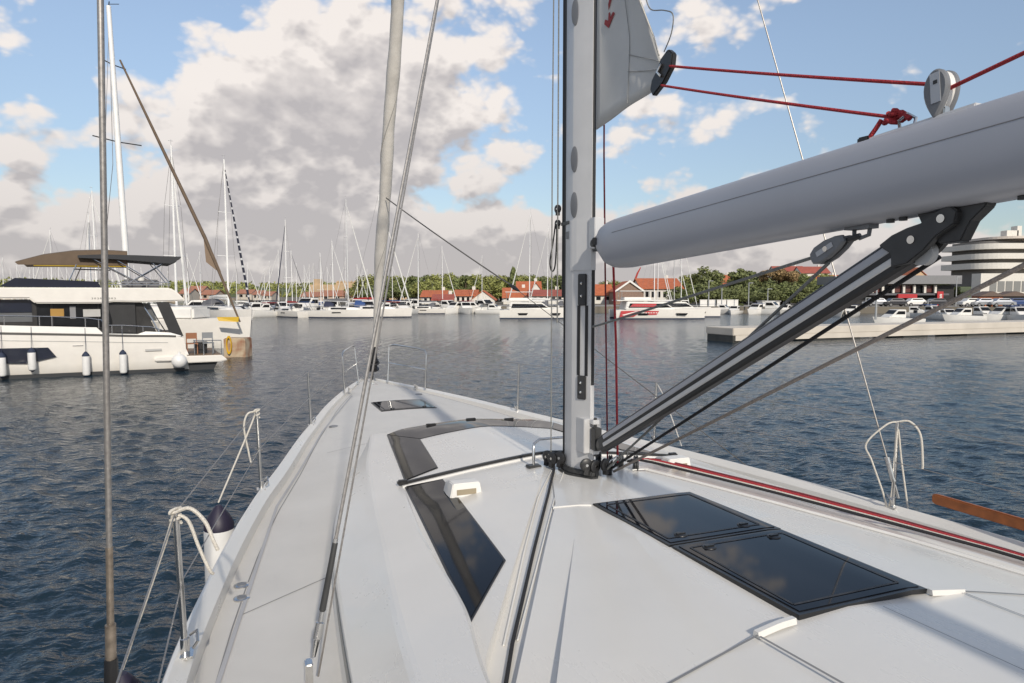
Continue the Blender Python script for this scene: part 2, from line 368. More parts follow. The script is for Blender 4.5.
# coachroof
xs_ = curve([(-3.3, 1.86), (-1.5, 1.79), (0, 1.67), (1.3, 1.43), (2.3, 1.16), (2.85, .99)])
xc_ = curve([(-3.3, 1.72), (-1.86, 1.63), (-.63, 1.49), (1.26, 1.24), (2.35, 1.02), (2.85, .93)])
xw_ = curve([(-3.3, 1.50), (-2.2, 1.425), (-1.57, 1.32), (-.6, 1.25), (.55, 1.115), (2.31, .895), (2.85, .85)])
zt_ = curve([(-3.3, 2.0), (-1, 1.985), (.5, 1.965), (1.9, 1.935), (2.45, 1.915), (2.56, 1.89), (2.70, 1.76), (2.85, 1.655)])
zst_ = curve([(-3.3, 1.72), (0, 1.69), (1.3, 1.67), (2.2, 1.64), (2.6, 1.59), (2.85, 1.55)])
rid_ = curve([(-3.3, .17), (-2.2, .12), (-1, .055), (.1, .012), (.6, 0), (2.85, 0)])
def lin(pts):
    P = sorted(pts); X = [p[0] for p in P]; Y = [p[1] for p in P]
    return lambda y: float(np.interp(y, X, Y))
chL = lin([(-3.3, 1.47), (-1.92, 1.375), (-.26, .41), (.1, .22), (.4, .2), (2.85, .2)])
chM = lin([(-3.3, 1.455), (-2.14, 1.35), (-.61, .46), (.1, .16), (.4, .16), (2.85, .16)])
chR = lin([(-3.3, 1.44), (-2.25, 1.24), (-1.11, .585), (-.61, .30), (.1, .13), (.4, .12), (2.85, .12)])
d1_ = lin([(-3.3, .05), (-2.3, .040), (-1.12, .0), (2.85, 0)])
d2_ = lin([(-3.3, .035), (-1.4, .028), (-.25, .010), (.05, 0), (2.85, 0)])
def zroof0(x, y):
    k = min(max(y / .5, 0), 1); x = max(0, abs(x) - lerp(.35, .06, k)); return zt_(y) - lerp(lerp(.15, .105, k), .075, min(max((y - 1.9) / .95, 0), 1)) * x ** 1.15
def zroof(x, y):                                  # height of the finished surface (for things laid on it)
    ax = abs(x); z = zroof0(x, y)
    if ax > xw_(y): z += rid_(y) * (1 if x < 0 else .1)
    elif x > 0: pass
    elif chR(y) < ax <= chM(y): z -= d1_(y)
    elif chM(y) < ax <= chL(y): z -= d1_(y) + d2_(y)
    return z
rys = [-3.3 + i * .05 for i in range(124)]; rings = []
for y in rys:
    r, m_, l, w, c, s_ = chR(y), chM(y), chL(y), xw_(y), xc_(y), xs_(y)
    l = min(l, w - .02); m_ = min(m_, l - .015); r = min(r, m_ - .015); e = .006
    za = zroof0
    half = [(0, za(0, y)), (r * .5, za(r * .5, y)), (r, za(r, y)), (r + e, za(r + e, y) - d1_(y)), (m_, za(m_, y) - d1_(y)), (m_ + e, za(m_ + e, y) - d1_(y) - d2_(y)),
            (l - e, za(l - e, y) - d1_(y) - d2_(y)), (l, za(l, y)), (lerp(l, w, .5), za(lerp(l, w, .5), y)), (w, za(w, y)), (w + .012, za(w, y) + rid_(y) * .85), (w + .03, za(w, y) + rid_(y)),
            (lerp(w + .03, c, .6), za(lerp(w + .03, c, .6), y) + rid_(y)), (c - .02, za(c - .02, y) + rid_(y)), (c, za(c, y) + rid_(y) - .003), (c + .02, za(c, y) + rid_(y) - .014)]
    top = za(c, y) + rid_(y) - .014; zs = min(zst_(y), top - .03)
    half += [(s_ - .012, zs + .012), (s_, zs), (s_ + .004, zs - .02), (s_ + .015, zdeck(s_, y) - .02)]
    st = []
    for a, b in half[1:]:
        if a <= l + .001: st.append((a, y, za(a, y)))
        elif a <= c + .03 and a > w + .005: st.append((a, y, b - rid_(y) * .9 * (.85 if a < w + .015 else 1)))
        else: st.append((a, y, b))
    rings.append([(-a, y, b) for a, b in reversed(half)] + st)
mb = MB(); mb.rings(rings, cap=False, closed=False)
mb.add([rings[-1][i] for i in range(len(rings[-1]))] + [(p[0], 2.93, zdeck(p[0], 2.93) - .02) for p in rings[-1]], [(i, i + 1, i + 1 + len(rings[-1]), i + len(rings[-1])) for i in range(len(rings[-1]) - 1)])
mb.add(rings[0], [tuple(range(len(rings[0])))])
roof = mb.build('coachroof', GEL, yacht, smooth=7, recalc=False)

def patch(mbx, quad, zf, lift, n=10, rad=0.0):    # quad of 2-D points laid over a surface, as a thin slab
    a, b, c, d = [Vector((*q, 0)) for q in quad]; top = []
    for i in range(n + 1):
        row = []
        for j in range(n + 1):
            p = a.lerp(b, i / n).lerp(d.lerp(c, i / n), j / n); row.append((p.x, p.y, zf(p.x, p.y) + lift))
        top.append(row)
    mbx.rings(top, cap=False, closed=False)
    loop = [top[i][0] for i in range(n + 1)] + [top[n][j] for j in range(1, n + 1)] + [top[i][n] for i in range(n - 1, -1, -1)] + [top[0][j] for j in range(n - 1, 0, -1)]
    mbx.rings([loop, [(p[0], p[1], p[2] - lift - .012) for p in loop]], cap=False)
def inset(quad, d):
    c = [sum(q[i] for q in quad) / 4 for i in (0, 1)]
    out = []
    for i in range(4):
        p, q, r_ = Vector(quad[i - 1]), Vector(quad[i]), Vector(quad[(i + 1) % 4])
        u, v = (p - q).normalized(), (r_ - q).normalized(); out.append(tuple(q + (u + v) * d / max(.3, math.sqrt(1 - (u.dot(v)) ** 2))))
    return out
zr0 = lambda x, y: zroof0(x, y)
for sg in (-1, 1):
    if sg < 0:
        q = [(sg * 1.125, .47), (sg * .855, .44), (sg * .985, -1.15), (sg * 1.315, -1.60)]
        mb = MB(); patch(mb, q, zr0, .004, 14); w = mb.build('coachroof_window', GLASSRIM, roof, smooth=30)
        mb = MB(); patch(mb, inset(q, .011), zr0, .0075, 14); mb.build('pane', GLASS, w, smooth=30)
    # the wrap-round windscreen: side band
    q = [(sg * .885, 2.30), (sg * .665, 1.87), (sg * .80, .76), (sg * 1.095, .60)]
    mb = MB(); patch(mb, q, zr0, .004, 14); w = mb.build('coachroof_window', GLASSRIM, roof, smooth=30)
    mb = MB(); patch(mb, inset(q, .010), zr0, .0075, 14); mb.build('pane', GLASS, w, smooth=30)
FR = [-.885, -.67, -.35, 0, .35, .67, .885]; FO = [2.305, 2.47, 2.51, 2.52, 2.51, 2.47, 2.305]; FI = [1.88, 1.885, 1.93, 1.945, 1.93, 1.885, 1.88]
fo, fi = curve(list(zip(FR, FO))), curve([(-.665, 1.875), (-.35, 1.93), (0, 1.945), (.35, 1.93), (.665, 1.875)])
mb = MB(); rows = []
for i in range(41):
    t = i / 40 * 2 - 1; xo, xi = t * .88, t * .66; rows.append([(lerp(xo, xi, j / 8), lerp(fo(xo), fi(xi), j / 8), zroof0(lerp(xo, xi, j / 8), lerp(fo(xo), fi(xi), j / 8)) + .0055) for j in range(9)])
mb.rings(rows, cap=False, closed=False); lp = [r_[0] for r_ in rows] + [r_[-1] for r_ in reversed(rows)]
mb.rings([lp, [(a, b, c - .02) for a, b, c in lp]], cap=False)
wf = mb.build('coachroof_window', GLASS, roof, smooth=30)
for x in (-.42, 0, .42):
    mb = MB(); mb.box((x, 2.40, zroof0(x, 2.4) + .012), (.10, .03, .02)); mb.build('window_latch', BLACK, wf, bevel=.004)
def hatch(x0, x1, y0, y1, zf, hinge=0):
    q = [(x0, y1), (x1, y1), (x1 + (.03 if hinge else 0), y0), (x0 + (.02 if hinge else 0), y0)]
    mb = MB(); patch(mb, q, zf, .008, 8); h = mb.build('deck_hatch', GLASSRIM, yacht, smooth=30)
    mb = MB(); patch(mb, inset(q, .022), zf, .0115, 8); mb.build('pane', GLASS, h, smooth=30)
    for (u0, v0, u1, v1) in ((x0 + .06, y0 + .07, x1 - .05, y0 + .07), (x0 + .06, y1 - .06, x1 - .05, y1 - .06), (x0 + .06, y0 + .07, x0 + .06, y1 - .06), (x1 - .05, y0 + .07, x1 - .05, y1 - .06)):
        mb = MB(); strip_on(mb, [(u0, v0), (u1, v1)], .012, zf, .0135); mb.build('gasket', mat('hatch_gasket', (.028, .028, .03), .55, var=.5, vscale=40), h)
    for hx in (lerp(x0, x1, .22), lerp(x0, x1, .80)):
        yy = y0 + .09 if hinge != 2 else y1 - .09
        mb = MB(); mb.lathe([(.001, .010), (.034, .010), (.032, .016), (.020, .018), (.001, .018)], (hx, yy, zf(hx, yy)), 16); mb.box((hx, yy, zf(hx, yy) + .020), (.05, .012, .006))
        mb.build('handle', BLACK, h, smooth=30)
    return h
hatch(-.29, .385, -1.49, -.755, zr0, 1)
hatch(-.265, .405, -2.29, -1.505, zr0, 2)
hatch(-.425, .35, 5.0, 5.83, zdeck)
# moulded seams and lips round the aft hatch
mb = MB(); strip_on(mb, [(-1.18, -2.42), (-.47, -2.325)], .010, zr0); mb.build('roof_seam', SEAM, roof)
mb = MB(); strip_on(mb, [(.62, -2.315), (1.2, -2.40)], .010, zr0); mb.build('roof_seam', SEAM, roof)
mb = MB(); strip_on(mb, [(-.47, -2.335), (-.40, -3.2)], .010, zr0); mb.build('roof_seam', SEAM, roof)
mb = MB(); strip_on(mb, [(.60, -2.33), (.66, -3.2)], .008, zr0); mb.build('roof_seam', SEAM, roof)
mb = MB(); strip_on(mb, [(.12, -2.345), (.16, -3.2)], .005, zr0); mb.build('roof_seam', SEAM, roof)
def lip(pts, w=.05, h=.018):
    mb = MB(); pl = []
    for (a, b) in zip(pts[:-1], pts[1:]):
        n = 6; pl += [(lerp(a[0], b[0], i / n), lerp(a[1], b[1], i / n)) for i in range(n + (b == pts[-1]))]
    rr = []
    for i, p in enumerate(pl):
        q0, q1 = pl[max(i - 1, 0)], pl[min(i + 1, len(pl) - 1)]; t = Vector((q1[0] - q0[0], q1[1] - q0[1])).normalized(); nx = Vector((-t.y, t.x)) * w / 2
        z = zroof0(p[0], p[1]); rr.append([(p[0] - nx.x, p[1] - nx.y, z - .01), (p[0] - nx.x * .7, p[1] - nx.y * .7, z + h), (p[0] + nx.x * .7, p[1] + nx.y * .7, z + h), (p[0] + nx.x, p[1] + nx.y, z - .01)])
    mb.rings(rr, True); return mb.build('moulded_lip', GEL, roof, smooth=20)
lip([(-.47, -2.315), (-.28, -2.30)], .03, .012); lip([(.43, -2.305), (.62, -2.31)], .03, .012)
lip([(-.50, -.66), (-.30, -.755)], .03, .006)
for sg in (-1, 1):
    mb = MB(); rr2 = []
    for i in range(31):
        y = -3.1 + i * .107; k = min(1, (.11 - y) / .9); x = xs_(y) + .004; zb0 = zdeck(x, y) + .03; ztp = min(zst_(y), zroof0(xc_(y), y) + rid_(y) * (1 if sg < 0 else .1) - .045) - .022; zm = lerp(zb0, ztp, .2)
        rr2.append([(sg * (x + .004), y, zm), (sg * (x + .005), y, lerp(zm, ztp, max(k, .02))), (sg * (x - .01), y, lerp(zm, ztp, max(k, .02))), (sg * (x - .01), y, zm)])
    mb.rings(rr2); mb.build('side_shade_strip', mat('side_shade_grey', (.10, .105, .10), .3), roof)  # grey strip laid on the coachroof side, painting that face's shade
# self-tacking jib track in front of the mast, on its moulded plinth
tp = [(x, .545 - .05 * (x / 1.1) ** 2) for x in [-1.14 + .1 * i for i in range(24)]]
mb = MB(); mb.rings([[(x, y - .05, zroof0(x, y) - .01), (x, y - .035, zroof0(x, y) + .012), (x, y + .035, zroof0(x, y) + .012), (x, y + .05, zroof0(x, y) - .01)] for x, y in tp]); pl_ = mb.build('track_plinth', GEL, roof, smooth=20)
mb = MB(); mb.rings([[(x, y - .014, zroof0(x, y) + .01), (x, y - .013, zroof0(x, y) + .030), (x, y + .013, zroof0(x, y) + .030), (x, y + .014, zroof0(x, y) + .01)] for x, y in tp]); jt = mb.build('jib_track', BLACK, yacht, smooth=20)
for sg in (-1, 1):
    mb = MB(); mb.box((sg * 1.13, .497, zroof0(1.13, .5) + .026), (.08, .05, .036)); mb.build('track_end', BLACK, jt, bevel=.01)
# white ventilator cowls
for sg, y in ((-1, .02), (1, .08)):
    x = sg * .84; z = zroof0(x, y); mb = MB()
    sec = lambda w, h, yy, top: [(x - w, yy, z - .01), (x - w * .82, yy, z + h), (x + w * .82, yy, z + h), (x + w, yy, z - .01)]
    mb.rings([sec(.085, .035, y + .15, 0), sec(.10, .062, y + .10, 0), sec(.11, .085, y, 0), sec(.11, .085, y - .09, 0)])
    v = mb.build('ventilator', WHITEP, yacht, bevel=.006)
    mb = MB(); mb.box((x, y - .092, z + .028), (.13, .006, .034)); mb.build('opening', mat('vent_opening', (.30, .25, .17), .7), v)
# deck fillers on the port side deck
for y in (.07, -.12):
    mb = MB(); z = zdeck(2.2, y); mb.lathe([(.001, 0), (.046, 0), (.046, .006), (.038, .009), (.001, .009)], (-2.2, y, z), 24); f = mb.build('deck_filler', STEEL, yacht, smooth=35)
    mb = MB(); mb.lathe([(.001, .009), (.027, .009), (.027, .012), (.001, .012)], (-2.2, y, z), 20); mb.build('cap', MIDGREY, f, smooth=35)
for x, y in ((-1.12, 4.5), (.45, 6.45)):
    mb = MB(); mb.lathe([(.001, .012), (.05, .012), (.06, 0), (.001, 0)], (x, y, zdeck(x, y)), 18); mb.build('deck_prism', MIDGREY, yacht, smooth=35)

# stanchions, pulpits, lifelines
def stanchion(x, y, h=.64):
    mb = MB(); z = zg(y); s_ = 1 if x > 0 else -1
    mb.tube([(x, y, z - .01), (x + s_ * .02, y, z + h)], .0145, 10); st = mb.build('stanchion', STEEL, yacht, smooth=40)
    mb = MB(); mb.box((x, y, z - .012), (.07, .09, .012)); mb.lathe([(.02, 0), (.02, .07), (.014, .075)], (x, y, z - .01), 12); mb.build('stanchion_base', STEEL, st, smooth=35)
    mb = MB(); mb.tube([(x - s_ * .035, y - .02, z + .02), (x - s_ * .055, y - .035, z + .055), (x - s_ * .05, y + .01, z + .085), (x - s_ * .02, y + .03, z + .06)], .007, 8); mb.build('clip_ring', STEEL, st, smooth=40)
    return (x + s_ * .02, y, z + h)
STN = {-1: [(-2.47, -3.9), (-2.435, -.90), (-2.045, 1.75), (-1.40, 4.46)], 1: [(2.47, -3.4), (2.42, -.52), (2.03, 2.13), (1.37, 4.50)]}
tops = {}
for sg in (-1, 1):
    tops[sg] = [stanchion(x, y) for x, y in STN[sg]]
    f0, f1 = (sg * .66, 6.85), (sg * .26, 7.98)
    mb = MB(); p0, p1 = Vector((*f0, zg(6.85))), Vector((*f1, zg(8)))
    t0, t1 = p0 + Vector((sg * .03, 0, .66)), p1 + Vector((sg * .05, .10, .68))
    mb.tube([p0, lerp(p0, t0, .5), lerp(p0, t0, .9), lerp(t0, t1, .06) + Vector((0, 0, -.01)), lerp(t0, t1, .2), lerp(t0, t1, .85), lerp(t1, p1, .06), lerp(t1, p1, .5), p1], .0135, 10)
    pp = mb.build('pulpit', STEEL, yacht, smooth=40)
    mb = MB(); mb.tube([lerp(p0, t0, .5), lerp(p1, t1, .5)], .010, 8); mb.build('pulpit_rail', STEEL, pp, smooth=40)
    for hgt in (1.0, .52):
        mb = MB(); pts = [Vector((x, y, zg(y) + .64 * hgt)) for x, y in STN[sg]] + [Vector((sg * .68, 6.85, zg(6.85) + .66 * hgt))]
        if hgt == 1.0: pts = [p + Vector((sg * .02, 0, 0)) for p in pts]
        mb.tube(pts, .0032, 6); mb.build('lifeline', WIRE, yacht, smooth=40)
# jackline webbing along the port deck edge
mb = MB(); strip_on(mb, [(-2.30, -4.5), (-2.30, -1), (-1.93, 1.6), (-1.28, 4.3), (-.55, 6.8)], .022, lambda x, y: zdeck(min(abs(x), xin(y) - .01), y), .006)
mb.build('jackline', mat('grey_webbing', (.40, .40, .41), .8), yacht)

# mast
def mast_ring(z, s=1):
    half = [(.0, .135), (.035, .128), (.063, .10), (.078, .05), (.082, .0), (.079, -.05), (.066, -.09), (.040, -.145), (.020, -.186), (.014, -.199)]
    pts = [(x * s, y * s) for x, y in half]
    return [(a, b, z) for a, b in pts] + [(-a, b, z) for a, b in reversed(pts[1:])]
mb = MB(); mb.rings([mast_ring(z) for z in (1.955, 2.6, 3.2, 4.0, 6.0, 9.0, 14.0)] + [mast_ring(19.5, .8)]); mast = mb.build('mast', ALU, yacht, smooth=12)
mb = MB(); mb.box((0, -.198, 7.1), (.022, .008, 9.0)); mb.build('furling_slot', BLACK, mast)
mb = MB(); mb.box((-.0745, .077, 6.9), (.004, .016, 9.8), rz=.29); mb.build('mast_groove', GLASSRIM, mast)
mb = MB(); mb.tube([(-.05, .135, 3.18), (-.05, .137, 7), (-.05, .137, 14)], .017, 8); mb.build('mast_conduit', BLACK, mast, smooth=40)
mb = MB(); mb.rings([[(a * 1.55, b * 1.25, z) for a, b, _ in mast_ring(0)] for z in (1.945, 1.985)]); mb.rings([[(a * 1.3, b * 1.12, z) for a, b, _ in mast_ring(0)] for z in (1.985, 2.02)]); mb.build('mast_collar', DARKGREY, mast, bevel=.006)
for z in (4.10, 3.80, 5.05):                      # oval inspection plates on the port side
    mb = MB(); ring = lambda o, k: [(-.0745 + .030 * k * math.cos(a) * .45 - o * .9, -.066 - .030 * k * math.cos(a) * .9 - o * .43, z + .085 * k * math.sin(a)) for a in [2 * math.pi * i / 24 for i in range(24)]]
    mb.rings([ring(-.02, 1), ring(.004, 1), ring(.006, .9)]); mb.build('inspection_plate', mat('plate_grey', (.20, .205, .215), .5, metal=.5), mast, smooth=30)
mb = MB(); mb.box((-.0845, .018, 3.605), (.004, .03, .05)); mb.build('fitting_plate', MIDGREY, mast)
mb = MB(); mb.box((-.077, .06, 3.69), (.014, .13, .022), rz=-.05); mb.build('strap', BLACK, mast)
# aft face: gooseneck casting, dark sheave boxes and the twin slots between them
mb = MB(); mb.rings([[(a * 1.07, min(b * 1.03, -.03), z) for a, b, _ in mast_ring(0)] for z in (3.36, 3.70)]); mb.box((0, -.24, 3.60), (.07, .08, .20)); gn = mb.build('gooseneck', ALU, mast, bevel=.004)
mb = MB(); mb.tube([(-.06, -.285, 3.53), (.06, -.285, 3.53)], .022, 14); mb.build('pin', DARKGREY, gn, smooth=40)
for z0, z1 in ((3.13, 3.34), (2.50, 2.66)):
    mb = MB(); mb.box((-.044, -.138, (z0 + z1) / 2), (.066, .030, z1 - z0), rz=-1.08); sb = mb.build('sheave_box', DARKGREY, mast, bevel=.005)
    for zz in (.3, .7):
        mb = MB(); mb.lathe([(.001, 0), (.009, 0), (.009, -.004), (.001, -.006)], (-.062, -.148, lerp(z0, z1, zz)), 10, 'Y'); mb.build('rivet', STEEL, sb)
for x, yv in ((-.0585, -.110), (-.030, -.168)):
    mb = MB(); mb.box((x, yv, 2.895), (.022, .006, .47), rz=-1.1); mb.build('halyard_slot', BLACK, mast)
mb = MB(); mb.box((0, -.15, 2.26), (.13, .12, .23)); mb.box((0, -.235, 2.36), (.05, .05, .03)); mb.box((0, -.235, 2.16), (.05, .05, .03)); vb = mb.build('vang_bracket', ALU, mast, bevel=.004)
mb = MB(); mb.box((0, -.26, 2.25), (.05, .06, .15)); mb.tube([(0, -.245, 2.13), (0, -.245, 2.39)], .012, 10); mb.build('toggle', DARKGREY, vb, bevel=.004)
# stainless bar and turning blocks round the mast foot
mb = MB(); zz = zroof0(-.3, .3)
mb.tube([(-.235, .24, zz), (-.235, .24, zz + .15), (-.225, .255, zz + .175), (-.16, .31, zz + .19), (.16, .31, zz + .19), (.225, .255, zz + .175), (.235, .24, zz + .15), (.235, .24, zz)], .010, 10); mbar = mb.build('mast_bar', STEEL, yacht, smooth=40)
mb = MB(); mb.box((-.235, .24, zz + .014), (.10, .07, .022)); mb.build('bar_foot', DARKGREY, mbar, bevel=.005)
def block(name, c, r=.045, w=.03, rz=0.0, tilt=0.0, parent=None, m=BLACK):
    mb = MB(); mtx = Matrix.Translation(c) @ Matrix.Rotation(rz, 4, 'Z') @ Matrix.Rotation(tilt, 4, 'X')
    tmp = MB(); tmp.lathe([(.001, -w / 2), (r * .8, -w / 2), (r, -w * .3), (r, -w * .1), (r * .82, -w * .06), (r * .82, w * .06), (r, w * .1), (r, w * .3), (r * .8, w / 2), (.001, w / 2)], (0, 0, 0), 18, 'X')
    tmp.box((0, 0, -r * 1.05), (w * 1.1, r * .7, r * .9)); mb.add([mtx @ Vector(p) for p in tmp.v], tmp.f)
    b = mb.build(name, m, parent or yacht, smooth=35)
    mb = MB(); tmp = MB(); tmp.lathe([(.001, -w * .62), (r * .22, -w * .62), (r * .22, w * .62), (.001, w * .62)], (0, 0, 0), 10, 'X'); mb.add([mtx @ Vector(p) for p in tmp.v], tmp.f); mb.build('axle', STEEL, b, smooth=35)
    return b
zf = 2.04
for i, (x, y, a) in enumerate([(-.125, .16, .4), (-.15, .10, .3), (-.115, .05, .5), (-.14, .21, .3), (.02, -.21, -1.3), (.08, -.24, -1.1), (.14, -.19, -.8), (.19, -.12, -.5), (.17, .02, -.3), (.17, .12, -.4), (.20, .06, -.6), (-.04, -.20, 1.4)]):
    block('turning_block', (x, y, zf + (i % 3) * .012), .044, .028, a, .12)
for x, y, a in ((.33, -.02, -.45), (.38, .06, -.45), (.45, -.03, -.5), (.40, -.11, -.5)): block('deck_organiser', (x, y, 2.0), .05, .035, a, 1.2)
mb = MB(); mb.tube([(.10, -.21, 2.02), (.12, -.24, 2.09), (.17, -.25, 2.12), (.20, -.21, 2.08), (.19, -.17, 2.03)], .006, 8); mb.build('shackle', STEEL, yacht, smooth=40)
mb = MB(); mb.tube([(.30, -.06, 2.02), (.31, -.09, 2.10), (.34, -.10, 2.12), (.36, -.07, 2.08), (.35, -.05, 2.02)], .006, 8); mb.build('shackle', STEEL, yacht, smooth=40)
# port side of the mast: cleat with a loop of line, high up
block('mast_block', (-.085, .17, 3.80), .03, .02, .3); block('mast_block', (-.085, .17, 3.70), .026, .02, .3)

# boom
def bz(y): return 3.50 - .056 * (y + .35)       # centre line
def boom_ring(y, k=1.0, kw=1.0, dz=0):
    n = 28; out = []
    for i in range(n):
        a = 2 * math.pi * i / n; c, s = math.cos(a), math.sin(a)
        out.append((.108 * kw * math.copysign(abs(c) ** .62, c), y, bz(y) + dz + .152 * k * math.copysign(abs(s) ** .80, s)))
    return out
mb = MB(); mb.rings([boom_ring(-.335, .36, .5, .04), boom_ring(-.345, .45, .6, .035), boom_ring(-.40, .66, .8, .03), boom_ring(-.47, .88, .95, .012), boom_ring(-.54, .975, 1, .003), boom_ring(-.62), boom_ring(-2), boom_ring(-3.5), boom_ring(-6.9), boom_ring(-7.0, .8, .8)])
boom = mb.build('boom', BOOMA, yacht, smooth=35)
mb = MB(); mb.box((0, -.29, bz(-.3) + .035), (.06, .12, .10)); mb.build('boom_end', DARKGREY, boom, bevel=.006)
mb = MB(); mb.tube([(-.07, -.375, bz(-.37) + .035), (-.095, -.385, bz(-.37) + .035)], .024, 14); mb.build('end_pin', BLACK, boom, smooth=40)
for zo in (.055,):
    mb = MB(); mb.tube([(-.1045, y, bz(y) + zo) for y in (-.62, -2, -3.5, -5.5)], .0022, 6); mb.build('boom_groove', mat('groove_grey', (.2, .2, .21), .5), boom)
mb = MB(); mb.tube([(-.052, y, bz(y) - .134) for y in (-.60, -2, -3.5, -5.5)], .004, 6); mb.build('boom_groove', mat('groove_grey', (.2, .2, .21), .5), boom)
yb = -2.52; ztop = bz(yb) + .15
mb = MB(); mb.rings([[(x, -2.33, ztop - .012 + h) for x, h in ((-.03, 0), (-.025, .012), (.025, .012), (.03, 0))], [(x, -2.72, ztop + .010 + h) for x, h in ((-.03, 0), (-.025, .016), (.025, .016), (.03, 0))]]); tr = mb.build('outhaul_track', ALU, boom, bevel=.003)
mb = MB(); mb.box((0, -2.31, ztop - .008), (.07, .05, .03)); mb.build('track_end', BLACK, tr, bevel=.006)
mb = MB(); mb.tube([(0, -2.44, ztop), (-.01, -2.44, ztop + .035), (0, -2.465, ztop + .055), (.01, -2.49, ztop + .035), (0, -2.49, ztop)], .006, 8); mb.build('shackle', STEEL, tr, smooth=40)
# big outhaul block standing on the boom: egg shaped cheeks, pale label, white sheave edge
mb = MB(); cz = ztop + .105; cy = -2.585
egg = [(cy + .043 * math.sin(a) * (1 if math.cos(a) > 0 else 1 - .62 * math.cos(a) ** 2), cz + (.062 if math.cos(a) > 0 else .098) * math.cos(a)) for a in [2 * math.pi * i / 28 for i in range(28)]]
for x0, x1, k in ((-.032, -.014, 1.0), (.014, .032, 1.0)):
    mb.rings([[(x0, lerp(cy, y, .86), lerp(cz, z, .9)) for y, z in egg], [(lerp(x0, x1, .35), y, z) for y, z in egg], [(x1, y, z) for y, z in egg]])
ob = mb.build('outhaul_block', MIDGREY, boom, smooth=35)
mb = MB(); mb.rings([[(x, lerp(cy, y, k), lerp(cz, z, k)) for y, z in egg] for x, k in ((-.0135, .93), (-.006, .80), (.006, .80), (.0135, .93))]); mb.build('sheave', WHITEP, ob, smooth=35)
mb = MB(); mb.box((-.0335, cy - .004, cz), (.002, .034, .098), rx=-.10); mb.build('label_plate', mat('silver_plate', (.42, .43, .45), .35, metal=.3), ob)
mb = MB(); mb.box((-.0355, cy - .004, cz + .018), (.001, .014, .012), rx=-.1); mb.build('mark', BLACK, ob)
mb = MB(); mb.box((0, cy - .01, ztop + .02), (.03, .03, .05)); mb.build('post', STEEL, ob, bevel=.004)
# mainsheet block hanging under the boom
yh = -2.29; zb_ = bz(yh) - .152
mb = MB(); mb.box((0, yh, zb_ - .004), (.05, .11, .016)); mb.tube([(0, yh - .04, zb_), (0, yh - .035, zb_ - .035), (0, yh + .005, zb_ - .045), (0, yh + .03, zb_ - .03), (0, yh + .03, zb_)], .008, 8); bl = mb.build('boom_bail', MIDGREY, boom, smooth=35)
mb = MB(); mb.tube([(-.004, yh - .002, zb_ - .035), (-.01, yh + .02, zb_ - .042), (-.012, yh + .05, zb_ - .048)], [.010, .013, .010], 8); mb.build('shackle', DARKGREY, bl, smooth=40)
cb = Vector((-.015, yh + .125, zb_ - .078)); dirb = Vector((0, .88, -.42)).normalized(); prp = Vector((0, .42, .88)).normalized()
mb = MB(); shp = [(-.085, .014), (-.055, .026), (0, .037), (.055, .036), (.083, .022), (.088, 0)]; shp = shp + [(a, -b) for a, b in reversed(shp[:-1])]
for x0, x1 in ((-.028, -.010), (.010, .028)):
    mb.rings([[cb + dirb * a * .9 + prp * b * .85 + Vector((x0, 0, 0)) for a, b in shp], [cb + dirb * a + prp * b + Vector((lerp(x0, x1, .4), 0, 0)) for a, b in shp], [cb + dirb * a + prp * b + Vector((x1, 0, 0)) for a, b in shp]])
mbk = mb.build('mainsheet_block', MIDGREY, boom, smooth=35)
mb = MB(); mb.rings([[cb + dirb * a * .8 + prp * b * .8 + Vector((x, 0, 0)) for a, b in shp] for x in (-.010, .010)]); mb.build('sheave', BLACK, mbk, smooth=35)
mb = MB(); mb.lathe([(.001, -.032), (.011, -.032), (.011, .032), (.001, .032)], cb, 12, 'X'); mb.build('axle', STEEL, mbk, smooth=35)
mb = MB(); mb.box(cb + Vector((-.0295, 0, 0)) + dirb * .005, (.002, .085, .02), rx=-.45); mb.build('mark', mat('silver_plate', (.42, .43, .45)), mbk)
# rigid vang
va, vt = Vector((0, -.29, 2.205)), Vector((0, -2.66, 3.45)); vd = (vt - va).normalized(); vp = Vector((0, -vd.z, vd.y)); vp = vp if vp.z > 0 else -vp
def vang_ring(t, w, lo, hi, ch=.012):
    w, lo, hi, ch = w * .82, lo * .82, hi * .82, ch * .82; c = va + vd * t; pts = [(-w, lo + ch), (-w, hi - ch), (-w + ch, hi), (w - ch, hi), (w, hi - ch), (w, lo + ch), (w - ch, lo), (-w + ch, lo)]
    return [c + Vector((x, 0, 0)) + vp * p for x, p in pts]
Lv = (vt - va).length
mb = MB(); mb.rings([vang_ring(.07, .035, -.066, .058), vang_ring(Lv - .18, .038, -.076, .068)]); vang = mb.build('vang', BLACK, yacht, smooth=20)
mb = MB(); mb.rings([vang_ring(.14, .039, .010, .048, .008), vang_ring(Lv - .23, .042, .012, .056, .008)]); mb.build('vang_rail', BOOMA, vang, smooth=35)
mb = MB(); mb.rings([vang_ring(.12, .040, -.048, .001, .014), vang_ring(Lv - .23, .043, -.052, .002, .016)]); mb.build('vang_tube', ALU, vang, smooth=35)
mb = MB(); mb.rings([vang_ring(.0, .024, -.03, .03), vang_ring(.06, .036, -.05, .05), vang_ring(.13, .036, -.052, .052)]); mb.build('vang_foot', DARKGREY, vang, bevel=.004)
def vpt(t, p): return va + vd * t + vp * p * .86
head = [(Lv - .26, .060), (Lv - .20, .066), (Lv - .14, .056), (Lv - .09, .040), (Lv - .04, .046), (Lv + .02, .040), (Lv + .035, 0), (Lv + .01, -.036), (Lv - .06, -.040), (Lv - .12, -.062), (Lv - .19, -.072), (Lv - .25, -.050), (Lv - .23, 0)]
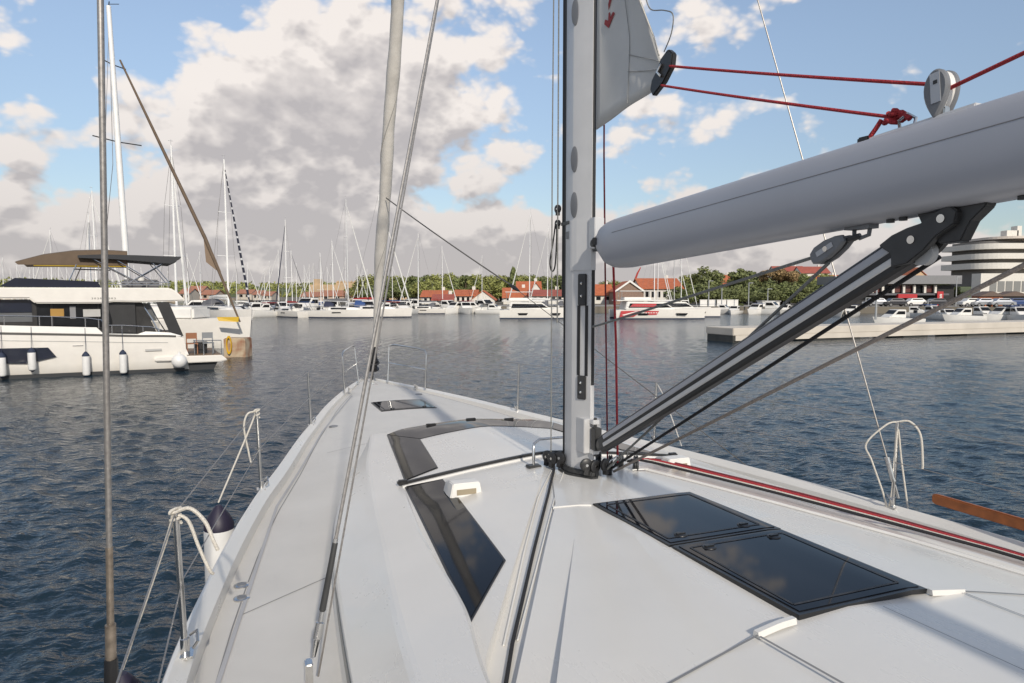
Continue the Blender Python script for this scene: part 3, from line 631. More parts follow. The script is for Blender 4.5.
mb = MB(); mb.prism([vpt(t, p) + Vector((-.048, 0, 0)) for t, p in head], (.03, 0, 0)); mb.prism([vpt(t, p) + Vector((.018, 0, 0)) for t, p in head], (.03, 0, 0)); vh = mb.build('vang_head', DARKGREY, vang, bevel=.004)
zy = lambda y: bz(y) - .150
mb = MB(); mb.prism([(-.025, -2.53, zy(-2.53) + .01), (-.025, -2.77, zy(-2.77) + .01), (-.025, -2.765, zy(-2.765) - .012), (-.025, -2.72, zy(-2.72) - .05), (-.025, -2.69, zy(-2.69) - .11), (-.025, -2.62, zy(-2.62) - .11), (-.025, -2.56, zy(-2.56) - .05)], (.05, 0, 0)); mb.build('boom_bracket', DARKGREY, vang, bevel=.004)
for t, p in ((Lv - .02, .008), (Lv - .14, .002)):
    mb = MB(); c = vpt(t, p); mb.lathe([(.001, -.052), (.014, -.052), (.014, .05), (.001, .05)], c, 14, 'X'); mb.build('bolt', STEEL, vh, smooth=35)
mb = MB(); c = vpt(Lv - .15, -.05); mb.lathe([(.001, -.016), (.042, -.016), (.034, 0), (.042, .016), (.001, .016)], c, 22, 'X'); mb.build('sheave', mat('pale_sheave', (.45, .45, .45), .4), vh, smooth=35)
for y in (-2.43, -2.48, -2.87, -2.92):
    mb = MB(); mb.lathe([(.001, -.012), (.014, -.012), (.014, .01), (.001, .01)], (-.02, y, zy(y)), 10, 'Z'); mb.build('rivet', DARKGREY, boom)

# mainsail: the small triangle left out of the furling mast
mb = MB(); A, Bq, Cq, Tq = Vector((0, -.225, 4.265)), Vector((0, -.93, 4.345)), Vector((0, -.985, 4.41)), Vector((0, -.225, 5.9))
n = 16; rows = []
for i in range(n + 1):
    t = i / n; luff = A.lerp(Tq, t ** 1.0)
    if i == 0: leech = Bq
    else: leech = Cq.lerp(Tq, (t - 1 / n) / (1 - 1 / n))
    row = []
    for j in range(n + 1):
        u = j / n; p = luff.lerp(leech, u); p.x = .022 * min(1, 4 * t) * math.sin(math.pi * u) * (1 - t) + .012 * math.sin(9 * u + 5 * t) * u * (1 - t); row.append(p)
    rows.append(row)
mb.rings(rows, cap=False, closed=False); ms = mb.build('mainsail', SAILM, yacht, smooth=60)
sm_ = ms.modifiers.new('thickness', 'SOLIDIFY'); sm_.thickness = .004
def sail_pt(y, z):                                # point on the port face of the sail
    t = 0; 
    u = min(max((-.225 - y) / .76, 0), 1); t = max(0, min(1, (z - 4.26) / 1.72)); u2 = min(1, u / max(.05, 1 - t))
    return (.022 * min(1, 4 * t) * math.sin(math.pi * u2) * (1 - t) + .012 * math.sin(9 * u2 + 5 * t) * u2 * (1 - t) - .006, y, z)
for pts in ([(-.62, 4.33), (-.60, 4.72), (-.52, 5.1)], [(-.60, 4.62), (-.95, 4.47)], [(-.60, 4.52), (-.94, 4.43)]):
    mb = MB(); dn = []
    for a, b in zip(pts[:-1], pts[1:]): dn += [sail_pt(lerp(a[0], b[0], i / 8), lerp(a[1], b[1], i / 8)) for i in range(9)]
    mb.tube(dn, .0022, 5); mb.build('sail_seam', mat('sail_seam', (.30, .30, .29), .7), ms)
# red arrow mark printed near the tack
mb = MB(); REDP = mat('red_print', (.30, .02, .02), .6)
for poly in ([(-.345, 4.72), (-.335, 4.695), (-.385, 4.655), (-.455, 4.72), (-.435, 4.735), (-.405, 4.71), (-.40, 4.745), (-.385, 4.745), (-.382, 4.70)], [(-.385, 4.765), (-.40, 4.785), (-.425, 4.83), (-.40, 4.84), (-.38, 4.80)], [(-.405, 4.855), (-.43, 4.87), (-.435, 4.93), (-.41, 4.95), (-.395, 4.90)]):
    mb.prism([Vector(sail_pt(y + .02, z + .20)) + Vector((.0015, 0, 0)) for y, z in poly], (-.002, 0, 0))
mb.build('sail_mark', REDP, ms)
mb = MB(); mb.prism([(-.014, y, z) for y, z in ((-.89, 4.30), (-.99, 4.345), (-1.065, 4.41), (-1.075, 4.475), (-1.03, 4.51), (-.965, 4.48), (-.93, 4.43), (-.88, 4.39), (-.865, 4.34))], (.034, 0, 0)); cbd = mb.build('clew_board', BLACK, ms, bevel=.006)
mb = MB(); mb.tube([(-.018, -.985, 4.445), (-.024, -.955, 4.41), (-.018, -.985, 4.38)], .009, 8); mb.build('clew_ring', STEEL, cbd, smooth=40)
mb = MB(); mb.tube(spline([(-.02, -1.01, 4.50), (-.03, -1.09, 4.57), (-.03, -1.10, 4.66), (-.02, -1.00, 4.72), (-.012, -.86, 4.78), (-.012, -.80, 4.88)]), .0035, 6); mb.build('leech_line', GREYROPE, ms, smooth=40)
mb = MB(); mb.tube([(-.016, -.955, 4.50), (-.016, -.90, 4.62), (-.012, -.76, 4.85), (-.01, -.55, 5.2)], .005, 6); mb.build('leech_tape', WHITEROPE, ms, smooth=40)

# forestay with the rolled headsail
mb = MB(); pts = []; rs = []
for i in range(150):
    t = i / 149; z = 2.28 + t * 15.2
    y = 7.93 - .445 * (z - 2.05) + .05 * math.sin(math.pi * t)
    r = .030 + .068 * min(1, max(0, (z - 2.28) / 1.9)) ** .8
    if z > 4.55: r *= .95 - .10 * min(1, (z - 4.55) * 2) * 0
    r *= 1 + .045 * math.sin(z * 5.1) + .03 * math.sin(z * 11.7 + 1)
    if t > .8: r *= 1 - (t - .8) * 3
    pts.append((.008 * math.sin(z * 3), y, z)); rs.append(max(r, .02))
mb.tube(pts, rs, 18); gf = mb.build('furled_headsail', FURLM, yacht, smooth=60)
mb = MB(); sp = []
for i in range(360):
    t = i / 359; k = int(t * 148); a = t * 46; r = rs[k] * 1.02; p = Vector(pts[k]).lerp(Vector(pts[k + 1]), t * 148 - k)
    sp.append(p + Vector((math.cos(a) * r, math.sin(a) * r * .9, math.sin(a) * r * .42)))
mb.tube(sp, .006, 5); mb.build('leech_edge', mat('leech_edge', (.33, .32, .30), .8), gf, smooth=60)
mb = MB(); p0 = Vector((0, 8.06, 1.66)); p1 = Vector((0, 7.82, 2.30)); dv = (p1 - p0)
mb.tube([p0, p0 + dv * .35], .012, 10); mb.tube([p0 + dv * .33, p0 + dv * .36, p0 + dv * .37, p0 + dv * .52, p0 + dv * .53, p0 + dv * .56], [.10, .11, .07, .07, .11, .10], 18); mb.tube([p0 + dv * .56, p0 + dv * .62, p0 + dv * .63, p0 + dv * .85, p0 + dv], [.075, .085, .06, .05, .04], 14)
fd = mb.build('furling_drum', BLACK, yacht, smooth=35)
mb = MB(); mb.box((0, 8.07, 1.645), (.05, .16, .08)); mb.build('stem_fitting', STEEL, fd, bevel=.01)
mb = MB(); mb.rings([[(.05, 7.75, 1.60), (.05, 7.75, 1.625), (-.05, 7.75, 1.625), (-.05, 7.75, 1.60)], [(.045, 8.5, 1.61), (.045, 8.5, 1.65), (-.045, 8.5, 1.65), (-.045, 8.5, 1.61)]]); mb.build('anchor_roller', STEEL, yacht, bevel=.006)
for x, y in ((.55, 7.05), (-.55, 7.05)):
    mb = MB(); z = zg(y); mb.tube([(x, y - .11, z + .04), (x, y + .11, z + .04)], .014, 8); mb.box((x, y - .04, z + .015), (.03, .03, .05)); mb.box((x, y + .04, z + .015), (.03, .03, .05)); mb.build('mooring_cleat', STEEL, yacht, smooth=35)
# standing rigging
mb = MB(); d = Vector((-2.59, -1.40, 4.23)) - Vector((-2.665, -1.26, 1.75)); f0 = Vector((-2.665, -1.26, 1.75))
mb.tube([f0 + d * .19, f0 + d * .5, f0 + d * 1.0, f0 + d * 2.6], .0110, 10); cs = mb.build('cap_shroud', WIRE, yacht, smooth=40)
mb = MB(); mb.tube([f0 + d * .02, f0 + d * .075, f0 + d * .076, f0 + d * .2], [.0195, .0195, .013, .013], 12); mb.build('turnbuckle', mat('weathered_bronze', (.30, .25, .20), .45, metal=.7, var=.35, vscale=30), cs, smooth=35)
mb = MB(); mb.tube([f0 - d * .16, f0 - d * .02, f0 + d * .02], [.02, .026, .024], 12); mb.build('shroud_boot', BLACK, cs, smooth=35)
mb = MB(); f1 = Vector((-1.945, -1.37, 1.585)); t1 = Vector((-.05, -.23, 9.9)); d = (t1 - f1)
mb.tube([f1 + d * .05, f1 + d * .5, t1], .0078, 8); ls = mb.build('lower_shroud', WIRE, yacht, smooth=40)
mb = MB(); mb.tube([f1 + d * .014, f1 + d * .022, f1 + d * .0225, f1 + d * .030, f1 + d * .0305, f1 + d * .07], [.008, .013, .018, .018, .010, .010], 12); mb.build('turnbuckle', STEEL, ls, smooth=35)
mb = MB(); mb.tube([f1 + d * .035, f1 + d * .036, f1 + d * .068], [.009, .014, .012], 12); mb.build('shroud_boot', DARKGREY, ls, smooth=35)
mb = MB(); mb.box(f1 + Vector((.005, 0, .0)), (.03, .06, .22)); mb.build('chainplate', STEEL, ls, bevel=.006)
mb = MB(); f2 = Vector((-1.90, -1.33, 1.60)); t2 = Vector((-.06, -.1, 9.95)); mb.tube([f2, t2], .0045, 6); mb.build('check_line', WIRE, yacht, smooth=40)
mb = MB(); f3 = Vector((2.44, -.55, 1.66)); t3 = Vector((1.9, .50, 5.66)); d = t3 - f3
mb.tube([f3, f3 + d, f3 + d * 2.2], .0058, 8); c3 = mb.build('cap_shroud', WIRE, yacht, smooth=40)
mb = MB(); mb.tube([f3, f3 + d * .03, f3 + d * .031, f3 + d * .075], [.011, .011, .02, .02], 10); mb.build('turnbuckle', STEEL, c3, smooth=35)
# spreaders high above
for z in (8.0, 13.0):
    for sg in (-1, 1):
        mb = MB(); mb.tube([(sg * .06, 0, z), (sg * 1.5, -.45, z + .15)], [.04, .02], 8); mb.build('spreader', ALU, mast, smooth=40)

# ------------------------------------------------------------------ loose lines, fenders and gear aboard
def rope(name, pts, r, m, label, cat='rope', group=None, n=7):
    if name in ('rope_tail', 'coiled_line', 'lashing'): pts = spline(pts)
    mb = MB(); mb.tube([YW(*p) for p in pts], r, n); o = mb.build(name, m, None, smooth=50); return tag(o, label, cat, group)
def sag(a, b, s, n=14):
    a, b = Vector(a), Vector(b); return [tuple(a.lerp(b, i / n) - Vector((0, 0, s * 4 * (i / n) * (1 - i / n)))) for i in range(n + 1)]
def onroof(pts, lift=.012, n=10, zfun=None):
    out = []
    for a, b in zip(pts[:-1], pts[1:]):
        for i in range(n): x, y = lerp(a[0], b[0], i / n), lerp(a[1], b[1], i / n); out.append((x, y, (zfun or zroof)(x, y) + lift))
    x, y = pts[-1]; out.append((x, y, (zfun or zroof)(x, y) + lift)); return out
rope('outhaul_rope', sag((-.01, -1.05, 4.415), (0, cy + .02, cz + .02), .004) , .0068, REDROPE, 'upper red rope from the black sail corner to the upright block on the boom', 'rope')
rope('outhaul_rope', sag((0, cy - .03, cz - .005), (-.03, -5.0, 4.28), .0), .0068, REDROPE, 'red rope leaving the upright boom block towards the right edge', 'rope')
rope('outhaul_rope', sag((-.01, -.975, 4.335), (0, -2.41, ztop + .055), .004), .0066, REDROPE, 'lower red rope from the black sail corner to the knot on the boom', 'rope')
mb = MB(); kc = Vector((0, -2.40, ztop + .055))
kp = [kc + Vector((.020 * math.sin(a * 2.1), .052 * math.cos(a) * .6 - .01, + .015 * math.sin(a * 1.0) + .008 * math.cos(2.7 * a))) for a in [i * .35 for i in range(40)]]
mb.tube([YW(*p) for p in kp], .0085, 8); mb.tube([YW(*(kc + Vector(q))) for q in ((-.01, .03, .0), (-.02, .045, -.03), (-.02, .065, -.05), (-.02, .072, -.062))], .0085, 8); mb.tube([YW(*(kc + Vector(q))) for q in ((0, -.02, .0), (0, -.06, -.005), (0, -.075, -.02))], .010, 8)
tag(mb.build('rope_knot', REDROPE, None, smooth=50), 'bulky red knot with a short tail shackled on top of the boom', 'knot')
rope('halyard', [(.045, -.235, 5.4), (.05, -.24, 4.1), (.06, -.25, 3.4), (.11, -.22, 2.06)], .0058, DKREDROPE, 'thin dark maroon halyard running down close behind the mast', 'rope')
rope('halyard', [(.05, -.37, 3.44), (.10, -.33, 2.9), (.20, -.20, 2.05)], .0078, REDROPE, 'bright red rope dropping from under the boom to the mast foot', 'rope')
# lines led aft along the starboard side of the coachroof
zst = lambda x, y: max(zroof0(x, y), zroof(x, y))
for i, (off, m, lab, r) in enumerate([(.125, DKREDROPE, 'maroon deck line, outermost of the bundle led aft right of the hatches', .0095), (.045, REDROPE, 'bright red deck line led aft right of the black hatches', .011), (-.02, WHITEROPE, 'white deck line between the bright red and the black lines', .008), (-.075, BLACKROPE, 'black deck line, innermost of the bundle right of the hatches', .0095)]):
    rope('deck_line', onroof([(.42 + off * .5, .0 + off * .4), (.60 + off, .10 + off * .3), (1.08 + off * 1.2, -.82), (1.33 + off, -1.38), (1.52 + off * .7, -1.85), (1.75 + off * .4, -2.7)], .010 + .012, 8, zfun=lambda x, y: zroof0(x, y) + .02), r, m, lab, 'rope', 'lines led aft along the coachroof')
for dx in (-.11, -.15):
    rope('deck_line', onroof([(.34, -.16), (.50 + dx + .1, -.12), (1.0 + dx, -.95), (1.3 + dx, -1.6), (1.6 + dx, -2.6)], .008, 8, zfun=zroof0), .0048, WHITEP, 'thin white line lying on the white roof beside the black deck line', 'rope', 'thin white lines on the roof')
rope('deck_line', [(-.115, .15, 2.03)] + onroof([(-.155, .06), (-.42, -.42), (-.80, -1.08), (-1.20, -1.78), (-1.365, -2.10), (-1.44, -2.5)], .014, 8, zfun=lambda x, y: zroof0(x, y) - d1_(y) - d2_(y)), .0085, BLACKROPE, 'black line led aft from the mast foot down the moulded channel on the left', 'rope')
for x0, lab in ((.05, 'thin white line just right of the black line in the channel'), (-.05, 'thin white line just left of the black line in the channel')):
    rope('deck_line', onroof([(-.13 + x0, .05), (-.44 + x0 * 1.2, -.44), (-.82 + x0, -1.10), (-1.2 + x0 * .6, -1.76)], .006, 8, zfun=lambda x, y: zroof0(x, y) - d1_(y) - d2_(y)), .0042, WHITEP, lab, 'rope')
ft = (.14, -.22, 2.03)
rope('vang_line', [ft, (0.06, -2.56, 3.33)], .0085, BLACKROPE, 'black tackle line rising from the mast foot just below the vang', 'rope')
rope('mainsheet', [(.09, -.24, 2.03), tuple(cb + dirb * .03 - prp * .045)], .0072, GREYROPE, 'grey sheet from the mast foot up to the hanging boom block', 'rope')
rope('mainsheet', [(.0, -.16, 2.985), (-.01, -.30, 3.005), tuple(cb + dirb * .08 + prp * .01)], .0072, GREYROPE, 'grey sheet from the slot in the mast up to the hanging boom block', 'rope')
rope('sheet', [(.17, -.20, 2.00), (.05, -2.84, 3.291), (.03, -3.25, 3.49)], .0085, BEIGEROPE, 'beige rope stretched from the mast foot towards the upper right over the water', 'rope')
rope('genoa_sheet', sag((.0, 6.62, 4.72), (1.02, 3.85, 3.32), .02), .0090, mat('dark_sheet', (.09, .085, .08), .8), 'dark sheet slanting down from the furled sail to a small block', 'rope')
mb = MB(); mb.tube([YW(1.01, 3.88, 3.33), YW(1.04, 3.80, 3.29), YW(1.07, 3.72, 3.25)], [.012, .028, .012], 10); tag(mb.build('sheet_block', BLACK, None, smooth=40), 'small dark block hanging in mid air on the slanting sheet', 'block')
rope('genoa_sheet', sag((1.06, 3.74, 3.26), (2.28, .95, 1.58), .0), .0046, mat('dark_sheet', (.09, .085, .08), .8), 'thin dark sheet from the small block down to the right side deck', 'rope')
rope('topping_line', [(-.09, .16, 3.0), (-.085, .165, 8)], .005, GREYROPE, 'thin grey line running up the front of the mast', 'rope')
rope('mast_line', [(-.13, .17, 2.06), (-.115, .20, 4.2), (-.10, .17, 9)], .0045, GREYROPE, 'pale line standing just left of the mast from foot to top', 'rope')
rope('lashing', [(-.09, .19, 3.72), (-.10, .21, 3.58), (-.115, .23, 3.44), (-.10, .235, 3.37), (-.082, .22, 3.40), (-.08, .20, 3.55), (-.085, .185, 3.70)], .0055, BLACK, 'loop of black line hanging from the left side of the mast', 'rope')
# fenders along the port side
def fender(x, y, ztop, r, h, label, tint=FENDERW, group=None, xyz=None, capm=PURPLEBLK):
    o = empty('fender', xyz or YW(x, y, ztop - h), 0, label=label, cat='fender', group=group)
    mb = MB(); mb.lathe([(.001, 0.04), (r * .5, .03), (r * .9, .07), (r, .12), (r, h - .20), (r * .97, h - .17)], (0, 0, 0), 22); mb.build('body', tint, o, smooth=40)
    mb = MB(); mb.lathe([(r * .99, h - .19), (r * .985, h - .15), (r * .75, h - .09), (r * .32, h - .02), (.02, h), (.001, h)], (0, 0, 0), 22); mb.build('end_cap', capm, o, smooth=40)
    mb = MB(); mb.lathe([(.001, -.02), (r * .35, 0.0), (r * .75, .05), (r * .93, .085)], (0, 0, 0), 22); mb.build('end_cap', capm, o, smooth=40)
    return o
fender(-2.37, 1.62, 1.53, .115, .78, 'white fender with dark cap hanging outside the second stanchion on the left', group='fenders on our yacht')
fender(-2.70, -.80, 1.50, .12, .8, 'fender whose dark cap shows at the bottom edge by the left shroud', group='fenders on our yacht')
def tie(top, end, label, loops=1):
    x, y, z = top; pts = []
    for i in range(22): a = i * .62; pts.append((x + .022 * math.cos(a), y + .022 * math.sin(a), z - .05 + .0032 * i))
    pts += [(x - .02, y - .03, z + .01), (lerp(x, end[0], .12), lerp(y, end[1], .12), lerp(z, end[2], .12)), end]
    mb = MB(); mb.tube([YW(*p) for p in pts[:22] + spline(pts[21:])], .0065, 7)
    o = mb.build('fender_line', WHITEROPE, None, smooth=50); tag(o, label, 'rope')
    return o
t1_ = tops[-1][1]; t2_ = tops[-1][2]
tie(t1_, (-2.70, -.80, 1.52), 'white line hitched over the nearest left stanchion, holding a fender')
tie(t2_, (-2.37, 1.62, 1.55), 'white line hitched over the farther left stanchion, holding a fender')
x, y, z = t1_
rope('rope_tail', [(x, y, z), (x + .06, y - .03, z + .02), (x + .12, y - .05, z - .04), (x + .155, y - .07, z - .13), (x + .17, y - .07, z - .17)], .0085, WHITEROPE, 'short white rope end curling right off the nearest left stanchion')
rope('rope_tail', [(x, y, z - .01), (x + .05, y - .01, z - .04), (x + .09, y - .02, z - .16), (x + .13, y - .02, z - .27), (x + .145, y, z - .30)], .0075, WHITEROPE, 'longer white rope end dangling off the nearest left stanchion')
x, y, z = t2_
rope('rope_tail', [(x, y, z), (x - .07, y - .03, z - .01), (x - .10, y - .03, z - .12), (x - .07, y, z - .33), (x - .055, y, z - .42)], .0075, WHITEROPE, 'white loop hanging off the farther left stanchion')
x, y, z = tops[1][2]
rope('rope_tail', [(x, y, z), (x + .06, y - .08, z - .18), (2.2, 1.86, 1.58)], .006, mat('speckled_line', (.50, .48, .45), .7, var=.5, vscale=90), 'speckled white line tied from the stanchion behind the mast down to the rail')
x, y, z = tops[1][1]
rope('coiled_line', [(x, y, z), (x - .08, y + .03, z - .02), (x - .20, y + .10, z - .17), (x - .16, y + .08, z - .30), (x - .09, y + .04, z - .52), (x - .04, y + .02, z - .66), (x - .02, y, z - .40), (x - .01, y - .01, z - .05), (x + .02, y - .03, z - .30), (x + .06, y - .08, z - .72)], .0065, WHITEROPE, 'white line draped down the right stanchion in loops')
rope('rope_tail', [(x, y, z), (x + .05, y - .06, z + .01), (x + .09, y - .12, z - .08), (x + .10, y - .14, z - .28), (x + .10, y - .14, z - .34)], .008, WHITEROPE, 'white rope end hooked over the right stanchion and hanging right')
mb = MB(); mtx = Matrix.Translation(YW(2.47, -.80, 1.725)) @ Matrix.Rotation(PHI, 4, 'Z')
tmp = MB(); pr = [(-.06, -.02), (0, .0), (.035, -.03)]
tmp.rings([[(-.012, 0 - c, -.024), (-.012, -c * .4, .034), (.020, -c * .4, .034), (.020, -c, -.024)] for c in (0,)] + [[(-.012, -yy, -.034), (-.012, -yy, .042), (.020, -yy, .042), (.020, -yy, -.034)] for yy in (.03, .5, 1.2, 2.4)])
mb.add([mtx @ Vector(p) for p in tmp.v], tmp.f)
tag(mb.build('gangplank', TEAKP, None, bevel=.008), 'orange-brown varnished plank lashed outside the right-hand rail', 'plank')

# ------------------------------------------------------------------ land
GRASSY = mat('shore_ground', (.16, .14, .11), .9, var=.3, vscale=.05)
CONC = mat('pale_concrete', (.56, .51, .44), .85, var=.12, vscale=.6, bump=.3, bscale=4)
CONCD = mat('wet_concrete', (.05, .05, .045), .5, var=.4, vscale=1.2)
shore = [(-900, 420), (-160, 420), (-120, 300), (-60, 215), (-22, 160), (-8, 124), (30, 122), (75, 118), (100, 112), (160, 100), (400, 90), (900, 80)]
mb = MB(); n = len(shore); far_ = [(-8000, 8000), (-4000, 9000), (-1500, 9000), (-700, 9000), (-300, 9000), (0, 9000), (300, 9000), (600, 9000), (900, 9000), (1500, 9000), (4000, 9000), (8000, 8000)]
top = [(x, y, 1.15) for x, y in shore]; bot = [(x, y, -1.5) for x, y in shore]; bk = [(x, y, 1.15) for x, y in far_]
mb.rings([bot, top, bk], cap=False, closed=False)
tag(mb.build('ground', GRASSY, None), kind='structure')
mb = MB()
q = [(x, y + .05, 1.155) for x, y in shore[5:]]; mb.rings([q, [(x, y + 16, 1.155) for x, y, z in q]], cap=False, closed=False)
tag(mb.build('quay_pavement', mat('quay_paving', (.30, .28, .25), .9, var=.15, vscale=.4), None), kind='structure')
# low wooded ridge far off on the left
mb = MB(); rows = []
prof = curve([(-900, 26), (-560, 22), (-330, 17.5), (-200, 17), (-60, 14), (60, 11), (200, 14), (420, 19), (900, 26)])
for j in range(9):
    t = j / 8; rows.append([(x, 640 + 300 * t, 1.1 + (prof(x) - 4) * math.sin(math.pi * min(1, t * 1.0) * .5) ** .7) for x in range(-900, 901, 30)])
mb.rings(rows, cap=False, closed=False)
tag(mb.build('hills', mat('wooded_hill', (.10, .12, .045), .95, var=.35, vscale=.03), None, smooth=60), kind='structure')
FOL = [mat('foliage_olive', (.235, .245, .07), .75, var=.25, vscale=.5, island=.35), mat('foliage_deep', (.15, .175, .06), .75, var=.25, vscale=.5, island=.35), mat('foliage_pine', (.165, .185, .07), .8, var=.3, vscale=.5, island=.4), mat('foliage_rust', (.27, .18, .08), .8, var=.35, vscale=.25, island=.4)]
BARK = mat('bark', (.09, .065, .045), .9, var=.25)
def leaf_cloud(centers, per, size, rng, mbx):
    for (cx, cy_, cz_, r, sq) in centers:
        u = rng.normal(size=(per, 3)); u /= np.linalg.norm(u, axis=1)[:, None]; rad = r * (.55 + .5 * rng.random(per))[:, None]
        P = u * rad * np.array([1, 1, sq]) + np.array([cx, cy_, cz_])
        a = rng.normal(size=(per, 3)); a += u * .2; a /= np.linalg.norm(a, axis=1)[:, None]; b = np.cross(a, u); b /= np.linalg.norm(b, axis=1)[:, None] + 1e-6
        sz = size * (.6 + .8 * rng.random(per))[:, None]
        Q = np.stack([P - a * sz, P + b * sz * .6, P + a * sz, P - b * sz * .6], 1)
        o = len(mbx.v); mbx.v += [tuple(v) for v in Q.reshape(-1, 3)]; mbx.f += [(o + 4 * i, o + 4 * i + 1, o + 4 * i + 2, o + 4 * i + 3) for i in range(per)]; mbx.m += [mbx.mi] * per
rng = np.random.default_rng(5); mb = MB(); cs_ = []
for i in range(900):
    x = rng.uniform(-620, 330); t = rng.random() ** 1.6; y = 640 + 240 * t; z = 1.1 + (prof(x) - 4) * math.sin(math.pi * t * .5) ** .7
    cs_.append((x, y, z + 1.5, rng.uniform(3, 6), .8))
leaf_cloud(cs_, 26, 1.5, rng, mb)
tag(mb.build('far_wood', FOL[0], None, recalc=False), 'far wooded ridge along the horizon', 'wood', kind='stuff')
# trees
def tree_proto(seed, shape):
    rng = np.random.default_rng(seed); mb = MB(); cs_ = []
    if shape == 'pine':                           # stone pine: broad flat topped crown, bare trunk below
        for i in range(22):
            a = rng.uniform(0, 6.28); r = math.sqrt(rng.random()) * .36; cs_.append((r * math.cos(a), r * math.sin(a), .62 + .24 * rng.random() * (1.15 - r * 1.6), rng.uniform(.09, .15), .7))
    elif shape == 'round':
        for i in range(28):
            u = rng.normal(size=3); u /= np.linalg.norm(u); r = .30 * rng.random() ** .4; cs_.append((u[0] * r, u[1] * r, .56 + u[2] * r * 1.1, rng.uniform(.09, .16), .9))
    elif shape == 'tall':
        for i in range(48):
            h = .14 + .84 * i / 47; r = .15 * math.sin(math.pi * min(1, (1.02 - h) * .95 + .1)) ** .7; a = rng.uniform(0, 6.28); q = r * rng.random() ** .5; cs_.append((q * math.cos(a), q * math.sin(a), h, rng.uniform(.05, .09), 1.1))
    else:                                         # wide, low bushy
        for i in range(46):
            a = rng.uniform(0, 6.28); r = math.sqrt(rng.random()) * .55; cs_.append((r * math.cos(a), r * math.sin(a), .20 + .62 * rng.random() * (1.1 - r * 1.3), rng.uniform(.10, .19), .85))
    leaf_cloud(cs_, 130, .030, rng, mb)
    tr = MB(); tr.tube([(0, 0, 0), (.01, .0, .2), (-.01, .01, .45), (0, 0, .66)], [.035, .027, .018, .006], 7)
    for i in range(7):
        c = cs_[i * 3]; tr.tube([(0, 0, .22 + .05 * i), (c[0] * .5, c[1] * .5, lerp(.3 + .05 * i, c[2], .6)), c[:3]], [.014, .009, .003], 5)
    return mb, tr
TP = {}
def tree(px, ytop, Y, shape, fol, label, width=1.0, base=1.15):
    key = (shape, fol)
    if key not in TP: TP[key] = [None, None]
    top_ = at(px, ytop, Y); h = top_.z - base
    t = empty('tree', (top_.x, Y, base), random.uniform(0, 6.28), label=label, cat='tree', group='trees behind the marina')
    if TP[key][0] is None:
        a, b = tree_proto(len(TP) * 7 + 3, shape); c = a.build('crown', FOL[fol], t, recalc=False); k = b.build('trunk', BARK, t, smooth=50); TP[key] = [c.data, k.data]
    else:
        for nm, d in zip(('crown', 'trunk'), TP[key]): o = bpy.data.objects.new(nm, d); COL.objects.link(o); o.parent = t
    h *= 1.13 if shape == 'wide' else 1.04; t.scale = (h * width, h * width, h); return t
for i, a in enumerate([
 (384, 276, 215, 'wide', 1, 'dark bushy tree just right of the rolled headsail, behind the boats'), (398, 279, 200, 'wide', 1, 'low dark tree between the headsail and the red roofed shed'),
 (412, 275, 210, 'round', 1, 'dark round tree behind the sailing yacht in mid channel'), (428, 278, 190, 'wide', 0, 'low olive tree behind the long red roofed shed'),
 (440, 271, 205, 'wide', 0, 'bright olive tree above the left end of the long shed roof'), (452, 272, 215, 'round', 0, 'olive tree above the middle of the red roofed sheds'),
 (466, 273, 205, 'wide', 1, 'deep green tree right behind the white gabled boathouse'), (480, 271, 210, 'wide', 0, 'broad olive tree behind the hanging sheet block'),
 (497, 272, 205, 'wide', 0, 'olive tree left of the tall dark cypress'), (513, 270, 200, 'tall', 1, 'tall dark cypress standing above the orange roofed house'),
 (526, 273, 210, 'wide', 0, 'yellowish olive tree right of the dark cypress'), (542, 274, 205, 'wide', 1, 'dark tree right above the orange roofed house gable'),
 (556, 272, 200, 'wide', 1, 'dark green tree just left of the big mast'), (571, 274, 210, 'wide', 0, 'olive tree hidden mostly by the big mast'),
 (612, 278, 230, 'wide', 0, 'small olive tree far behind the brown gabled boathouse'), (642, 277, 235, 'wide', 1, 'dark bushes behind the ridge of the orange roof'),
 (691, 272, 165, 'round', 0, 'olive tree right of the orange boathouse roof'), (710, 266, 160, 'round', 2, 'dark round pine by the lamp posts, tallest on the left of the white wall'),
 (741, 267, 165, 'pine', 2, 'flat topped green pine in the middle of the right-hand grove'), (756, 274, 160, 'wide', 2, 'low dull green tree below the sloping grey sheet'),
 (779, 266, 158, 'pine', 3, 'large pine with rust-brown patches behind the white kiosk'), (794, 269, 168, 'pine', 2, 'green pine right behind the rust-brown one'),
 (768, 283, 150, 'wide', 2, 'dark undergrowth tree left behind the white kiosk'), (728, 287, 150, 'wide', 1, 'dark low tree behind the white quay wall'), (704, 288, 150, 'wide', 1, 'dark low tree behind the end of the white catamarans'),
 (748, 290, 148, 'wide', 1, 'dark shrubby tree right above the white quay wall'), (790, 288, 150, 'wide', 2, 'dark shrubby tree right of the white kiosk'), (808, 275, 165, 'round', 1, 'dark tree beside the vang strut below the block'), (822, 282, 160, 'wide', 1, 'dark low tree behind the top of the vang strut'),
 (741, 303, 124, 'wide', 1, 'small round green bush in front of the white wall'), (942, 278, 175, 'wide', 0, 'light green tree left of the curved white building'), (931, 281, 170, 'wide', 0, 'small green tree right of the peach coloured house')]):
    tree(a[0], a[1], a[2], a[3], a[4], a[5], 1.25 if a[3] == 'wide' else 1.1 if a[3] in ('round', 'pine') else .62)

